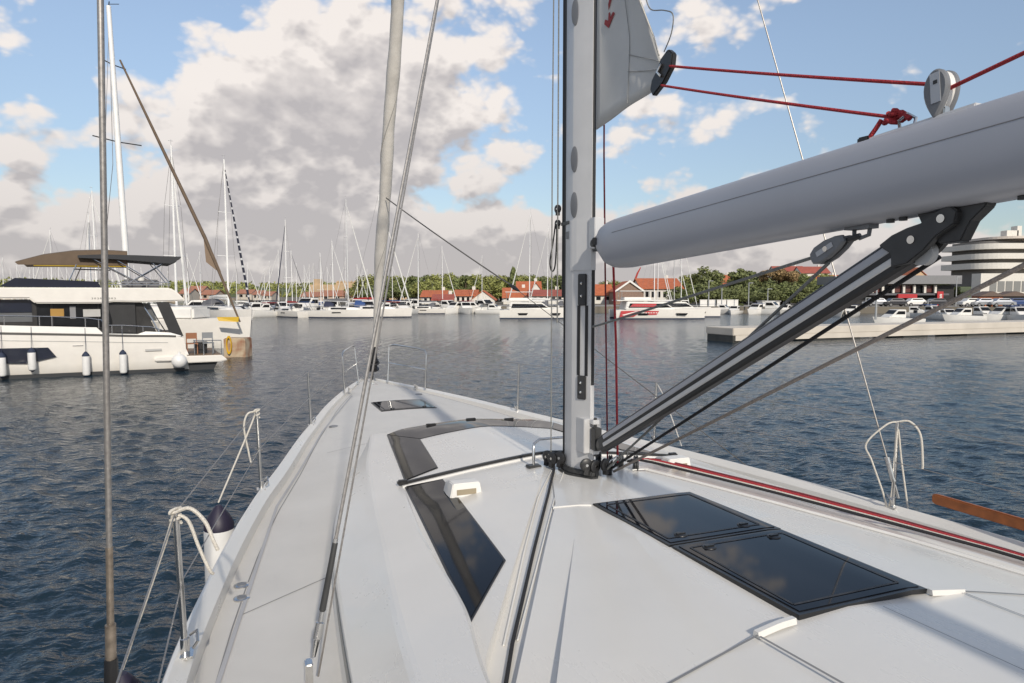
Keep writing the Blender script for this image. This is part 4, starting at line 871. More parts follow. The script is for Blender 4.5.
for i in range(17):
    tree(374 + i * 12.6 + random.uniform(-3, 3), random.uniform(271, 277), random.uniform(228, 250), 'wide', (0, 1, 0)[i % 3], 'tree in the unbroken back row behind the red roofed sheds', 1.35)
for i in range(9):
    tree(690 + i * 16 + random.uniform(-4, 4), random.uniform(279, 287), random.uniform(142, 150), 'wide', (1, 2)[i % 2], 'low dark tree filling the grove between the pines and the quay', 1.3)
for i in range(6):
    tree(698 + i * 24 + random.uniform(-4, 4), random.uniform(270, 276), random.uniform(172, 182), 'wide', (2, 1, 0)[i % 3], 'tree crown at the back of the pine grove', 1.2)

# ------------------------------------------------------------------ buildings
ROOF = mat('terracotta_roof', (.44, .125, .052), .8, var=.2, vscale=1.2); ROOFR = mat('red_roof', (.32, .085, .06), .8, var=.15, vscale=.8)
WALLW = mat('white_render', (.66, .63, .57), .8, var=.06); WALLP = mat('peach_render', (.62, .43, .27), .8, var=.08); WALLB = mat('brown_boards', (.24, .16, .12), .85, var=.2, vscale=4); SAND = mat('sandstone', (.46, .33, .20), .9, var=.18, vscale=.4)
WIN = mat('dark_window', (.012, .013, .015), .15, var=.3, spec=.25); PALEG = mat('pale_grey_wall', (.44, .43, .41), .8)
def house(name, label, px0, px1, Y, yeave, yridge, roof=ROOF, wall=WALLW, depth=9, gable=False, nwin=3, group=None, base=1.15, trim=False, cat='building'):
    a, b = at(px0, 300, Y), at(px1, 300, Y); w = b.x - a.x; ze, zr = at(px0, yeave, Y).z - base, at(px0, yridge, Y + (0 if gable else depth / 2)).z - base
    h = empty(name, ((a.x + b.x) / 2, Y, base), 0, label=label, cat=cat, group=group)
    mb = MB(); W2 = w / 2 - .3
    if gable: mb.prism([(-W2, 0, 0), (W2, 0, 0), (W2, 0, ze), (0, 0, zr - .12), (-W2, 0, ze)], (0, depth, 0))
    else: mb.prism([(-W2, .3, 0), (-W2, depth - .3, 0), (-W2, depth - .3, ze), (-W2, depth / 2, zr - .12), (-W2, .3, ze)], (2 * W2, 0, 0))
    mb.build('wall', wall, h)
    mb = MB(); t = .18
    if gable:
        for sg in (-1, 1): mb.prism([(sg * (w / 2), -.3, ze - .25), (0, -.3, zr), (0, -.3, zr + t), (sg * (w / 2), -.3, ze - .25 + t)], (0, depth + .6, 0))
    else:
        for y0 in (-.25, depth + .25): mb.prism([(-w / 2, y0, ze - .12), (-w / 2, depth / 2, zr), (-w / 2, depth / 2, zr + t), (-w / 2, y0, ze - .12 + t)], (w, 0, 0))
    mb.build('roof', roof, h)
    if trim:
        mb = MB()
        for sg in (-1, 1): mb.prism([(sg * (w / 2), -.42, ze - .45), (0, -.42, zr - .15), (0, -.42, zr + .3), (sg * (w / 2), -.42, ze)], (0, .1, 0))
        mb.build('barge_board', WHITEP, h)
    for i in range(nwin):
        x = (i - (nwin - 1) / 2) * (w * .8 / max(1, nwin)); zc = ze * .62
        mb = MB(); mb.box((x, (.27 if not gable else -.03), zc), (min(1.5, w * .4 / max(1, nwin)), .06, min(1.3, ze * .4))); wd = mb.build('window', WIN, h)
    if wall is WALLW and not gable:
        mb = MB(); mb.box((w * .28, depth * .6, zr + .3), (.7, .7, 1.2)); mb.build('chimney', WALLW, h)
    return h
house('boathouse', 'long low shed with orange tiled roof and white walls left of the gabled boathouse', 420, 447, 150, 296.5, 291, nwin=4)
house('boathouse', 'lower rust-red lean-to in front of the long orange roofed shed', 431, 454, 141, 300, 295, roof=ROOFR, nwin=3, depth=6)
house('boathouse', 'orange roofed white boathouse left part, beside the gabled end', 453, 478, 145, 295.5, 290.5, nwin=4)
house('boathouse', 'white gable ended boathouse with orange roof on the shore', 470, 496, 143, 299.5, 291, gable=True, nwin=2, depth=14)
house('house', 'tall house with orange roof and pale gable behind the catamaran', 516, 542, 165, 290, 282, gable=False, nwin=3)
house('house', 'pale gable end of the house behind the catamaran masts', 529, 543, 162, 291, 283, gable=True, nwin=1, depth=8)
house('boathouse', 'orange roofed building sloping low left of the tall house', 502, 530, 150, 297.5, 288.5, nwin=3)
house('boathouse', 'long dull red roof behind the white flybridge catamaran', 528, 567, 142, 295.5, 290.5, roof=ROOFR, nwin=5)
house('boathouse', 'orange roofed building peeping out right of the big mast', 592, 614, 160, 295, 285, nwin=2)
house('boathouse', 'brown boarded boathouse with white barge boards on its gable', 614, 645, 150, 291, 281.5, wall=WALLB, gable=True, nwin=0, depth=10, trim=True)
house('boathouse', 'large orange tiled roof right of the brown boarded gable', 640, 684, 155, 288.5, 279, nwin=6, depth=14)
house('house', 'orange roofed house showing behind the trees left of the pines', 718, 736, 215, 281.5, 275.5, nwin=3)
house('house', 'small terracotta roof low among the dark trees', 726, 742, 175, 287.5, 283.5, nwin=2)
house('house', 'far red roof on the skyline above the pines', 774, 806, 300, 272, 266.5, roof=ROOFR, nwin=4)
house('house', 'long white house with red roof on the rise, right of the pines', 800, 830, 270, 273, 267, roof=ROOFR, nwin=5)
house('house', 'orange roofed house below the skyline roofs beside the vang', 818, 846, 210, 283, 275.5, nwin=3)
house('house', 'peach coloured house with a pale gable above the grey shop', 905, 928, 180, 277, 268, wall=WALLP, gable=True, nwin=1)
house('house', 'brown roofed house left of the peach gable above the grey shop', 880, 912, 190, 275, 269.5, roof=mat('brown_roof', (.13, .06, .04), .8), wall=WALLP, nwin=4)
for px0, px1, Y, ye, yr, lab in ((178, 190, 260, 290, 285, 'small orange roofed house at the left end of the far village'), (186, 203, 280, 288, 282.5, 'larger pink house in the far village left of the pale gable'), (200, 216, 270, 291, 286.5, 'pale low house in the far village by the slanting white stay'), (236, 252, 290, 290, 286, 'low white house with red roof between the two tall masts'), (252, 262, 260, 291, 287, 'tiny red roofed house right behind the navy striped stay'), (262, 272, 250, 292, 288, 'tiny white walled house left of the white shed on the far quay'), (300, 322, 235, 293, 288.5, 'orange roof at the left foot of the sandstone fort'), (318, 345, 230, 292.5, 287, 'largest orange roof below the sandstone fort'), (340, 362, 240, 293, 288.5, 'orange roof at the right foot of the sandstone fort'), (360, 376, 235, 292, 288, 'pale orange roof close left of the rolled headsail'), (0, 14, 250, 291, 287, 'far red roof at the left edge behind the motor yacht')):
    house('house', lab, px0, px1, Y, ye + 3.4, yr + 3.8, nwin=2, roof=mat('faded_roof', (.36, .16, .10), .8), wall=mat('pinkish_wall', (.46, .36, .29), .85) if px0 in (186, 318, 200) else mat('dusty_wall', (.50, .45, .38), .85), group='far village houses')
# sandstone fort
a = at(309, 290, 300); f = empty('fort', (a.x, 300, 1.15), 0, label='long sandstone fort with a square tower on the far shore', cat='fort')
sc_ = 300 / FPX
mb = MB(); mb.box((8, 6, 3.3), (16, 12, 6.6)); mb.box((21, 8, 3.9), (20, 10, 7.8)); mb.box((38, 9, 3.0), (24, 10, 6.0)); mb.build('wall', SAND, f)
mb = MB(); mb.box((3.6, 2, 4.5), (3.2, 3.2, 9.0)); tw = mb.build('tower', SAND, f)
mb = MB()
for i in range(14): mb.box((12 + i * 1.5, 2.9, 8.0), (.8, .4, .6))
mb.build('battlement', SAND, f)
for i in range(7):
    mb = MB(); mb.box((12.5 + i * 3, 2.97, 5.2), (.8, .1, 1.1)); mb.build('window', WIN, f)
# white curved waterside block with long balconies
Yb = 150; zz = lambda py: at(960, py, Yb).z - 1.15
c0 = at(952, 300, Yb); cb_ = empty('apartment_block', (c0.x + 6.0, Yb, 1.15), 0, label='white round ended building with banded balconies at the right edge', cat='building')
def rr(x0, x1, d, r, n=10):                       # plan with a rounded left front
    return [(x0 + r - r * math.cos(math.pi / 2 * i / n), r - r * math.sin(math.pi / 2 * i / n)) for i in range(n + 1)] + [(x1, 0), (x1, d), (x0, d)]
def slab(x0, x1, d, r, z0, z1, off=0): return [[(x, y + off, z) for x, y in rr(x0, x1, d, r)] for z in (z0, z1)]
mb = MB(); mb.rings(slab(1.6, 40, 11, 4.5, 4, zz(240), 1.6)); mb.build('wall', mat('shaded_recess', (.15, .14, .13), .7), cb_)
for x in (15.9, 26.5, 33.2):
    mb = MB(); mb.box((x, 1.7, (4 + zz(243)) / 2), (.9, .9, zz(243) - 4)); mb.build('column', WALLW, cb_)
for ya, yb in ((243, 248.6), (253, 258.6), (262.6, 268.6)):
    mb = MB(); mb.rings(slab(0, 42, 14, 5.5, zz(yb), zz(ya))); mb.build('balcony', WALLW, cb_)
for ya, yb in ((248.6, 253), (258.6, 262.6), (268.6, 273.5)):
    for i, (u0, u1) in enumerate(((2.6, 7), (7.6, 15.5), (16.2, 25.5), (27.5, 32.5), (34, 39.5))):
        mb = MB(); mb.rings([[(x, y + 2.05, z) for x, y in [p for p in rr(2.35, 40, 16, 8) if False] or [(u0, max(0, 8 - math.sqrt(max(0, 64 - (8 - min(u0 - 2.35, 8)) ** 2)))), (u1, max(0, 8 - math.sqrt(max(0, 64 - (8 - min(u1 - 2.35, 8)) ** 2)))), (u1, 4), (u0, 4)]] for z in (zz(yb), zz(ya))]); mb.build('window', WIN, cb_)
mb = MB(); mb.rings(slab(3.2, 43, 15, 6, zz(238.5), zz(236.0), -1)); mb.rings(slab(5.0, 43, 11, 5, zz(243.5), zz(238.5), 2)); mb.build('roof', mat('roof_edge', (.62, .55, .48), .8), cb_)
for x, w, h in ((9.5, 2.6, 1.6), (11, 1.0, 2.6), (16.5, 2.2, 2.6), (23, 1.5, 3.6)):
    mb = MB(); mb.box((x, 5, zz(236) + h / 2), (w, 2, h)); mb.build('roof_plant', WALLW, cb_)
mb = MB(); mb.box((21.0, .6, (zz(273.5) + 0) / 2), (43, 3, zz(273.5))); lw = mb.build('lower_wall', WALLW, cb_)
for i in range(12):
    mb = MB(); mb.box((2.2 + i * 1.75, -.93, zz(286.5)), (1.45, .1, 2.3)); mb.build('window', mat('hazy_window', (.22, .22, .21), .3), cb_)
for i in range(9):
    mb = MB(); mb.box((6 + i * 2.2, -.93, zz(298.5)), (1.7, .1, .5)); mb.build('window', WIN, cb_)
# grey shop building with white pillars
Ys = 132; a, b = at(845, 300, Ys), at(957, 300, Ys); w = b.x - a.x; zz2 = lambda py: at(900, py, Ys).z - 1.15
sh = empty('shop_building', ((a.x + b.x) / 2, Ys, 1.15), 0, label='low grey shop building with white pillars and a red hanging banner', cat='building')
DGW = mat('dark_shopfront', (.035, .034, .034), .4, var=.3, spec=.25)
mb = MB(); mb.box((0, 6, (zz2(285)) / 2), (w, 10, zz2(285))); mb.build('wall', DGW, sh)
mb = MB(); mb.box((0, 5.5, (zz2(284) + zz2(275.5)) / 2), (w + .6, 12.5, zz2(275.5) - zz2(284))); mb.build('roof', mat('grey_fascia', (.20, .20, .205), .6), sh)
for i in range(9):
    x = -w / 2 + w * (.06 + .094 * i); mb = MB(); mb.box((x, .4, (zz2(285) + zz2(293)) / 2), (.42, .4, zz2(285) - zz2(293))); mb.build('pillar', WALLW, sh)
    if i < 8:
        mb = MB(); mb.box((x + w * .047, .93, zz2(289)), (w * .07, .12, zz2(286) - zz2(292.5))); mb.build('window', mat('reddish_interior', (.11, .035, .03), .3) if i % 3 else WIN, sh)
mb = MB(); mb.box((0, .2, zz2(294.3)), (w * .82, 1.6, .35)); mb.build('terrace_edge', mat('terrace_edge', (.10, .10, .11), .7), sh)
mb = MB(); mb.box((w * .03, -.7, zz2(296)), (3.6, .8, .75)); mb.build('red_awning', mat('red_awning', (.42, .02, .025), .6), sh)
mb = MB(); bx = at(940, 298, Ys - 1).x - (a.x + b.x) / 2; mb.box((bx, -1.0, (zz2(291.5) + zz2(305.5)) / 2), (1.15, .2, zz2(291.5) - zz2(305.5))); bn_ = mb.build('banner', mat('red_banner', (.45, .02, .025), .5), sh)
mb = MB()
for i in range(6): mb.box((bx + .08, -1.12, zz2(294.6 + i * 1.35)), (.42, .03, .17)); mb.box((bx - .1 + .3 * (i % 2), -1.12, zz2(295.2 + i * 1.35)), (.12, .03, .2))
mb.build('lettering', WHITEP, bn_)
# white wall and kiosk along the quay
for i, (p0, p1) in enumerate(((700, 707), (708.5, 715.5), (717, 726), (727, 738))):
    a, b = at(p0, 300, 124), at(p1, 300, 124); mb = MB(); mb.box(((a.x + b.x) / 2, 124, 1.15 + at(p0, 300, 124).z / 2 - .57), (b.x - a.x, .3, at(p0, 300, 124).z - 1.15))
    mb.box(((a.x + b.x) / 2, 124, at(p0, 300, 124).z + .03), (b.x - a.x + .1, .4, .08))
    tag(mb.build('quay_wall', WHITEP, None), ('white wall panel nearest the catamaran sterns', 'second white wall panel from the catamaran sterns', 'white wall panel just left of the widest one', 'widest white wall panel, beside the green bush')[i], 'wall', 'white wall panels on the quay')
a, b = at(762, 300, 122), at(779, 300, 122); k = empty('kiosk', ((a.x + b.x) / 2, 123, 1.15), 0, label='white flat roofed kiosk with a dark door below the pines', cat='kiosk'); w = b.x - a.x; h = at(770, 301.5, 122).z - 1.15
mb = MB(); mb.box((0, 0, h / 2), (w, 2.6, h)); mb.build('wall', WHITEP, k)
mb = MB(); mb.box((0, 0, h + .07), (w + .4, 3, .14)); mb.build('roof', PALEG, k)
mb = MB(); mb.box((w * .12, -1.31, h * .42), (.5, .06, h * .75)); mb.build('door', WIN, k)
# concrete breakwater pier on the right
A_, B_ = onwater(733, 342.8), onwater(1024, 333.5); dv = (B_ - A_).normalized(); nv = Vector((-dv.y, dv.x, 0)); ang = math.atan2(dv.y, dv.x)
pier = empty('pier', A_, ang, label='pale concrete pier with a dark waterline reaching in from the right', cat='pier')
mb = MB(); mb.box((45, 1.45, .72), (90, 2.9, .50)); mb.build('pier_deck', CONC, pier, bevel=.04)
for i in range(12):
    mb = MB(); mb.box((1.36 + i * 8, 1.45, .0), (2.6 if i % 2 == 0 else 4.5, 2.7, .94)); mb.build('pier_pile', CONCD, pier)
mb = MB(); mb.box((45, .03, .30), (89.6, .1, .36)); mb.build('pier_skirt', CONC, pier)
# lamp posts
def lamp(px, ytop, Y, label, base=1.15, arm=.7):
    t = at(px, ytop, Y); h = t.z - base; o = empty('street_lamp', (t.x, Y, base), 0, label=label, cat='lamp post', group='lamp posts on the quay')
    mb = MB(); mb.tube([(0, 0, 0), (0, 0, h * .5), (0, 0, h)], [.11, .085, .06], 8); mb.build('pole', mat('lamp_grey', (.40, .41, .41), .5, metal=.3), o, smooth=40)
    mb = MB(); mb.box((arm * .5, 0, h + .02), (arm + .1, .16, .08)); mb.build('lamp_head', mat('lamp_grey', (.4, .4, .4)), o)
for a in ((709, 281, 120, 'lamp post nearest the catamarans, in front of the round pine'), (722, 286, 122, 'dark lamp post over the white wall, left of the flat topped pine'), (749, 283, 120, 'lamp post standing against the pines left of the kiosk'), (768, 289, 122, 'short lamp post directly behind the kiosk'), (877, 283, 62, 'pale post rising from the pier below the vang'), (866, 298, 110, 'short post before the grey shop, left of the pale pier post'), (928, 300, 118, 'short post in front of the red banner'), (957, 277, 125, 'tall lamp post before the lower wall of the curved building')):
    lamp(*a, base=.97 if a[2] == 62 else 1.15)
# small red crane behind the boathouse
a = at(635, 281, 175); o = empty('crane', (a.x, 175, 1.15), 0, label='small red crane rising behind the orange boathouse roof', cat='crane')
mb = MB(); mb.tube([(0, 0, 0), (0, 0, a.z - 1)], .35, 6); mb.build('mast', mat('red_steel', (.40, .05, .04), .5), o)
mb = MB(); mb.tube([(-.4, 0, a.z - 2), (.6, 0, a.z + .8), (1.4, 0, a.z + 2.3)], [.3, .25, .12], 6); mb.build('jib', mat('red_steel', (.4, .05, .04)), o)

# ------------------------------------------------------------------ boats
def hull_rings(L_, B_, fs, fbow, ns=22, full=.82, plumb=.12):
    rings = []
    for i in range(ns + 1):
        t = i / ns; y = -L_ / 2 + L_ * t
        b = B_ / 2 * (full + (1 - full) * math.sin(min(1, t / .45) * math.pi / 2)) * (1 if t < .45 else max(.012, 1 - ((t - .45) / .55) ** 2.3)); f = lerp(fs, fbow, t ** 1.5)
        half = []
        for fx, z in ((0, -.35), (.6, -.28), (.86, .05), (.93, f * .35), (.985, f * .8), (1, f)): half.append((b * fx, y - (f - z) * plumb * t ** 4, z))
        rings.append([(-x, yy, z) for x, yy, z in reversed(half)] + half)
    return rings
BLUEC = mat('blue_canvas', (.03, .07, .20), .8); REDC = mat('red_canvas', (.30, .03, .03), .8); BEIGEC = mat('beige_canvas', (.42, .34, .24), .85); GREYC = mat('grey_canvas', (.13, .13, .14), .85); BROWNC = mat('brown_canvas', (.13, .092, .062), .85, var=.15); WHITEC = mat('white_canvas', (.66, .65, .62), .8); NAVYC = mat('navy_canvas', (.025, .03, .06), .8)
MASTW = mat('white_mast', (.80, .79, .77), .4); MASTG = mat('silver_mast', (.55, .55, .55), .4, metal=.2)
def stripe_mat():
    m = mat('striped_sail', (.5, .5, .5), .8)
    nt = m.node_tree; p = nt.nodes['Principled BSDF']; t = nt.nodes.new('ShaderNodeTexCoord'); w = nt.nodes.new('ShaderNodeTexWave'); w.bands_direction = 'Z'; w.inputs['Scale'].default_value = .38; w.inputs['Distortion'].default_value = 0
    nt.links.new(t.outputs['Object'], w.inputs['Vector']); r = nt.nodes.new('ShaderNodeValToRGB'); r.color_ramp.interpolation = 'CONSTANT'; r.color_ramp.elements[0].color = (.012, .014, .03, 1); r.color_ramp.elements[1].position = .82; r.color_ramp.elements[1].color = (.5, .5, .5, 1)
    nt.links.new(w.outputs['Fac'], r.inputs[0]); nt.links.new(r.outputs[0], p.inputs['Base Color']); return m
STRIPE = stripe_mat()
PROTO = {}
def sailboat_proto(furl, cover, hood, mastm, detail):
    L_, B_, H_ = 13.0, 4.1, 18.5
    root = empty('moored_sailing_yacht')
    mb = MB(); rg = hull_rings(L_, B_, 1.15, 1.45); mb.rings(rg, cap=True, closed=True); hl = mb.build('hull', CREAMP, root, smooth=35)
    if detail:
        mb = MB(); mb.rings([[(x * 1.004, y, z) for x, y, z in (r_[1], r_[2], r_[-3], r_[-2])][:0] or [(r_[2][0] * 1.02, r_[2][1], .02), (r_[2][0] * 1.025, r_[2][1], .16)] for r_ in rg], cap=False, closed=False); mb.rings([[(r_[-3][0] * 1.02, r_[-3][1], .02), (r_[-3][0] * 1.025, r_[-3][1], .16)] for r_ in rg], cap=False, closed=False); mb.build('boot_stripe', NAVY, hl)
    sec = lambda y, w, h, z: [(-w, y, z), (-w * .86, y, z + h), (w * .86, y, z + h), (w, y, z)]
    mb = MB(); mb.rings([sec(-2.6, 1.35, .55, 1.15), sec(-.5, 1.30, .55, 1.18), sec(2.2, .95, .38, 1.25), sec(3.6, .5, .06, 1.35)]); ch = mb.build('cabin', WHITEP, root, bevel=.05)
    if detail:
        for sg in (-1, 1):
            mb = MB(); mb.prism([(sg * 1.36, -2.1, 1.35), (sg * 1.32, 1.0, 1.38), (sg * 1.22, 1.0, 1.58), (sg * 1.25, -2.1, 1.6)], (sg * .03, 0, 0)); mb.build('window', WIN, ch)
            mb = MB(); mb.prism([(sg * 2.03, -1.6, .75), (sg * 2.03, .2, .78), (sg * 2.03, .2, .93), (sg * 2.03, -1.6, .92)], (sg * .02, 0, 0)); mb.build('hull_window', WIN, hl)
        mb = MB(); mb.rings([[(1.3 * math.cos(a) * k, y, 1.65 + .95 * math.sin(a) * k) for a in [math.pi * i / 8 for i in range(9)]] for y, k in ((-3.6, .97), (-2.9, 1), (-1.9, .55))], cap=False, closed=False); mb.rings([[(1.25 * math.cos(a) * k, y, 1.65 + .90 * math.sin(a) * k) for a in [math.pi * i / 8 for i in range(9)]] for y, k in ((-3.6, .97), (-2.9, 1), (-1.9, .5))], cap=False, closed=False); mb.build('spray_hood', hood, root, smooth=50)
        for sg in (-1, 1):
            mb = MB(); mb.tube([(sg * .12, 6.35, 1.5), (sg * .5, 5.4, 2.05), (sg * 1.55, 1.5, 1.95), (sg * 1.75, -3, 1.8), (sg * 1.6, -6.2, 1.75), (sg * 1.6, -6.3, 1.2)], .022, 5); mb.build('guard_rail', STEEL, root)
    mb = MB(); mb.tube([(0, .9, 1.3), (0, .85, 10), (0, .75, H_)], [.125, .115, .08], 8); ms_ = mb.build('mast', mastm, root, smooth=40)
    for z in (7.5, 12.5):
        mb = MB(); mb.tube([(-1.0 if z < 8 else -.75, .55, z + .05), (0, .85, z), (1.0 if z < 8 else .75, .55, z + .05)], .04, 5); mb.build('spreader', mastm, ms_)
    mb = MB(); mb.tube([(0, .65, H_), (0, .65, H_ + .6)], .02, 4); mb.tube([(-.2, .65, H_ + .45), (.25, .65, H_ + .45)], .02, 4); mb.build('masthead_unit', MASTG, ms_)
    mb = MB(); mb.tube([(0, .7, 2.55), (0, -4.2, 2.7)], .10, 8); mb.build('boom', mastm, root, smooth=40)
    mb = MB(); mb.tube([(0, .6, 2.95), (0, .4, 2.85), (0, -2, 2.85), (0, -4.1, 2.80)], [.12, .22, .19, .10], 10); mb.build('sail_cover', cover, root, smooth=50)
    mb = MB(); mb.tube([(0, 6.25, 1.75), (0, 5.6, 3.6), (0, 4.0, 8.2), (0, .95, H_ - 1.2)], [.06, .135, .125, .05], 7); mb.build('furled_sail', furl, root, smooth=50)
    mb = MB(); mb.tube([(0, .7, H_), (0, -3.2, 5.5), (-.9, -6.2, 1.4)], .017, 4); mb.build('backstay', WIRE, root)
    for sg in (-1, 1):
        mb = MB(); mb.tube([(0, .72, H_ - .5), (sg * .75, .55, 12.55), (sg * 1.0, .55, 7.55), (sg * 1.85, .35, 1.3)], .017, 4); mb.build('shroud', WIRE, root)
    root['Hm'] = H_; return root
def sailboat(px, ytop, Y, heading, label, furl=WHITEC, cover=BLUEC, hood=NAVYC, mastm=MASTW, detail=True, squash=1.0, group='sailing yachts moored across the harbour'):
    key = (furl.name, cover.name, hood.name, mastm.name, detail)
    if key in PROTO: o = copy_tree(PROTO[key])
    else: o = PROTO[key] = sailboat_proto(furl, cover, hood, mastm, detail)
    t = at(px, ytop, Y); k = t.z / 19.0; th = R(heading)
    o.scale = (k * squash, k * squash, k); o.rotation_euler = (0, 0, th)
    o.location = (t.x + math.sin(th) * .8 * k * squash, Y - math.cos(th) * .8 * k * squash, 0)
    return tag(o, label, 'sailing yacht', group)
# heading: 0 = bow away from us, 90 = bow to the left, 270 = bow to the right, 180 = bow towards us
sailboat(224, 155, 84, 227, 'tall yacht whose rolled headsail is striped navy and white, bow towards us', STRIPE, WHITEC, GREYC)
sailboat(171, 140, 62, 216, 'tall white mast with a slanting white furled stay right of the motor yacht canopy', WHITEC, BEIGEC, GREYC)
sailboat(346, 196, 96, 262, 'white yacht in mid row with the tallest grey mast, left of our headsail', WHITEC, GREYC, NAVYC, MASTG, squash=.82)
sailboat(320, 251, 108, 205, 'white yacht with grey hood moored left of the tall grey mast', WHITEC, WHITEC, GREYC, squash=1.05)
sailboat(285, 217, 100, 48, 'white yacht with a dark rolled headsail sloping to the left, red cover below', NAVYC, REDC, GREYC, squash=.8)
sailboat(278, 248, 132, 95, 'small mast close left of the dark rolled headsail yacht', WHITEC, WHITEC, NAVYC)
sailboat(291, 249, 128, 265, 'short mast close right of the dark rolled headsail yacht', GREYC, BLUEC, NAVYC)
sailboat(296, 262, 150, 80, 'shortest of the thin masts grouped left of the fort tower', WHITEC, GREYC, GREYC)
sailboat(304, 264, 150, 250, 'thin mast standing just left of the sandstone fort', WHITEC, BLUEC, GREYC)
sailboat(332, 239, 118, 250, 'white mast in front of the middle of the sandstone fort', WHITEC, BLUEC, BLUEC)
sailboat(345.5, 256, 135, 100, 'shorter white mast overlapping the tall grey one, before the fort', WHITEC, WHITEC, GREYC, squash=.8)
sailboat(379, 191, 98, 268, 'white yacht whose tall mast runs behind our rolled headsail', WHITEC, REDC, BLUEC, squash=.85)
sailboat(392, 262, 135, 270, 'white yacht with blue cover just right of our headsail, behind the front row', WHITEC, BLUEC, BLUEC)
sailboat(418, 231, 117, 88, 'white yacht lying broadside in mid channel, stay sloping left', WHITEC, GREYC, GREYC, squash=.86)
sailboat(442, 244, 122, 268, 'white yacht behind the broadside one, stay sloping right', WHITEC, WHITEC, NAVYC, squash=.8)
sailboat(482, 254, 140, 85, 'small yacht before the white boathouse gable, left of the catamaran', WHITEC, BLUEC, NAVYC, squash=.8)
sailboat(530, 209, 112, 82, 'tall mast rising left of the big mast, white stay sloping left behind the catamaran', WHITEC, WHITEC, GREYC, squash=.75)
sailboat(548, 224, 122, 80, 'second tall mast left of the big mast, nearest to it', WHITEC, GREYC, GREYC, squash=.75)
sailboat(655, 228, 104, 262, 'pair of masts under the boom: the left mast, white furled stay', WHITEC, WHITEC, GREYC, squash=.7)
sailboat(658.5, 236, 112, 262, 'pair of masts under the boom: the right, slightly shorter mast', WHITEC, REDC, GREYC, squash=.7)
sailboat(682, 232, 110, 268, 'mast under the boom nearest the round pine, furled stay sloping right', WHITEC, WHITEC, NAVYC, squash=.7)
sailboat(675, 236, 118, 250, 'half hidden mast between the mast pair and the one by the pine', WHITEC, BLUEC, NAVYC, MASTG, squash=.7)
sailboat(92, 187, 66, 255, 'white mast just left of the near wire shroud, above the brown canopy', WHITEC, GREYC, GREYC)
sailboat(88, 212, 78, 200, 'thinner white mast immediately left of the taller one by the wire shroud', WHITEC, BLUEC, GREYC)
sailboat(49.5, 228, 92, 100, 'white mast rising over the middle of the brown canopy with a slanting stay', WHITEC, WHITEC, GREYC)
sailboat(187, 252, 100, 262, 'lower white mast between the two tall masts right of the motor yacht', WHITEC, WHITEC, GREYC)
sailboat(199.5, 250, 112, 92, 'thin mast behind the hanging brown sail corner', WHITEC, BLUEC, GREYC)
sailboat(2, 256, 95, 100, 'white mast at the far left edge of the photograph', WHITEC, GREYC, GREYC)
for i in range(26):                                # forest of masts glimpsed past the motor yacht; hulls hidden
    px = 8.5 + i * 6.35 + random.uniform(-2, 2)
    sailboat(px, random.choice((259, 262, 264, 257, 266, 268)) if px < 130 else random.uniform(262, 272), random.uniform(105, 190), random.choice((80, 95, 262, 275)), 'bare distant mast seen past the flybridge canopies of the motor yacht', WHITEC, WHITEC, GREYC, detail=False, group='distant masts past the motor yacht')
for i, px in enumerate((236, 247, 264, 269, 309, 313, 327, 357, 362, 367)):
    sailboat(px, random.uniform(256, 270), random.uniform(135, 185), random.choice((80, 95, 262, 275)), 'thin pale mast in the distant row before the low wooded ridge', WHITEC, WHITEC, GREYC, detail=False, group='distant masts before the ridge')

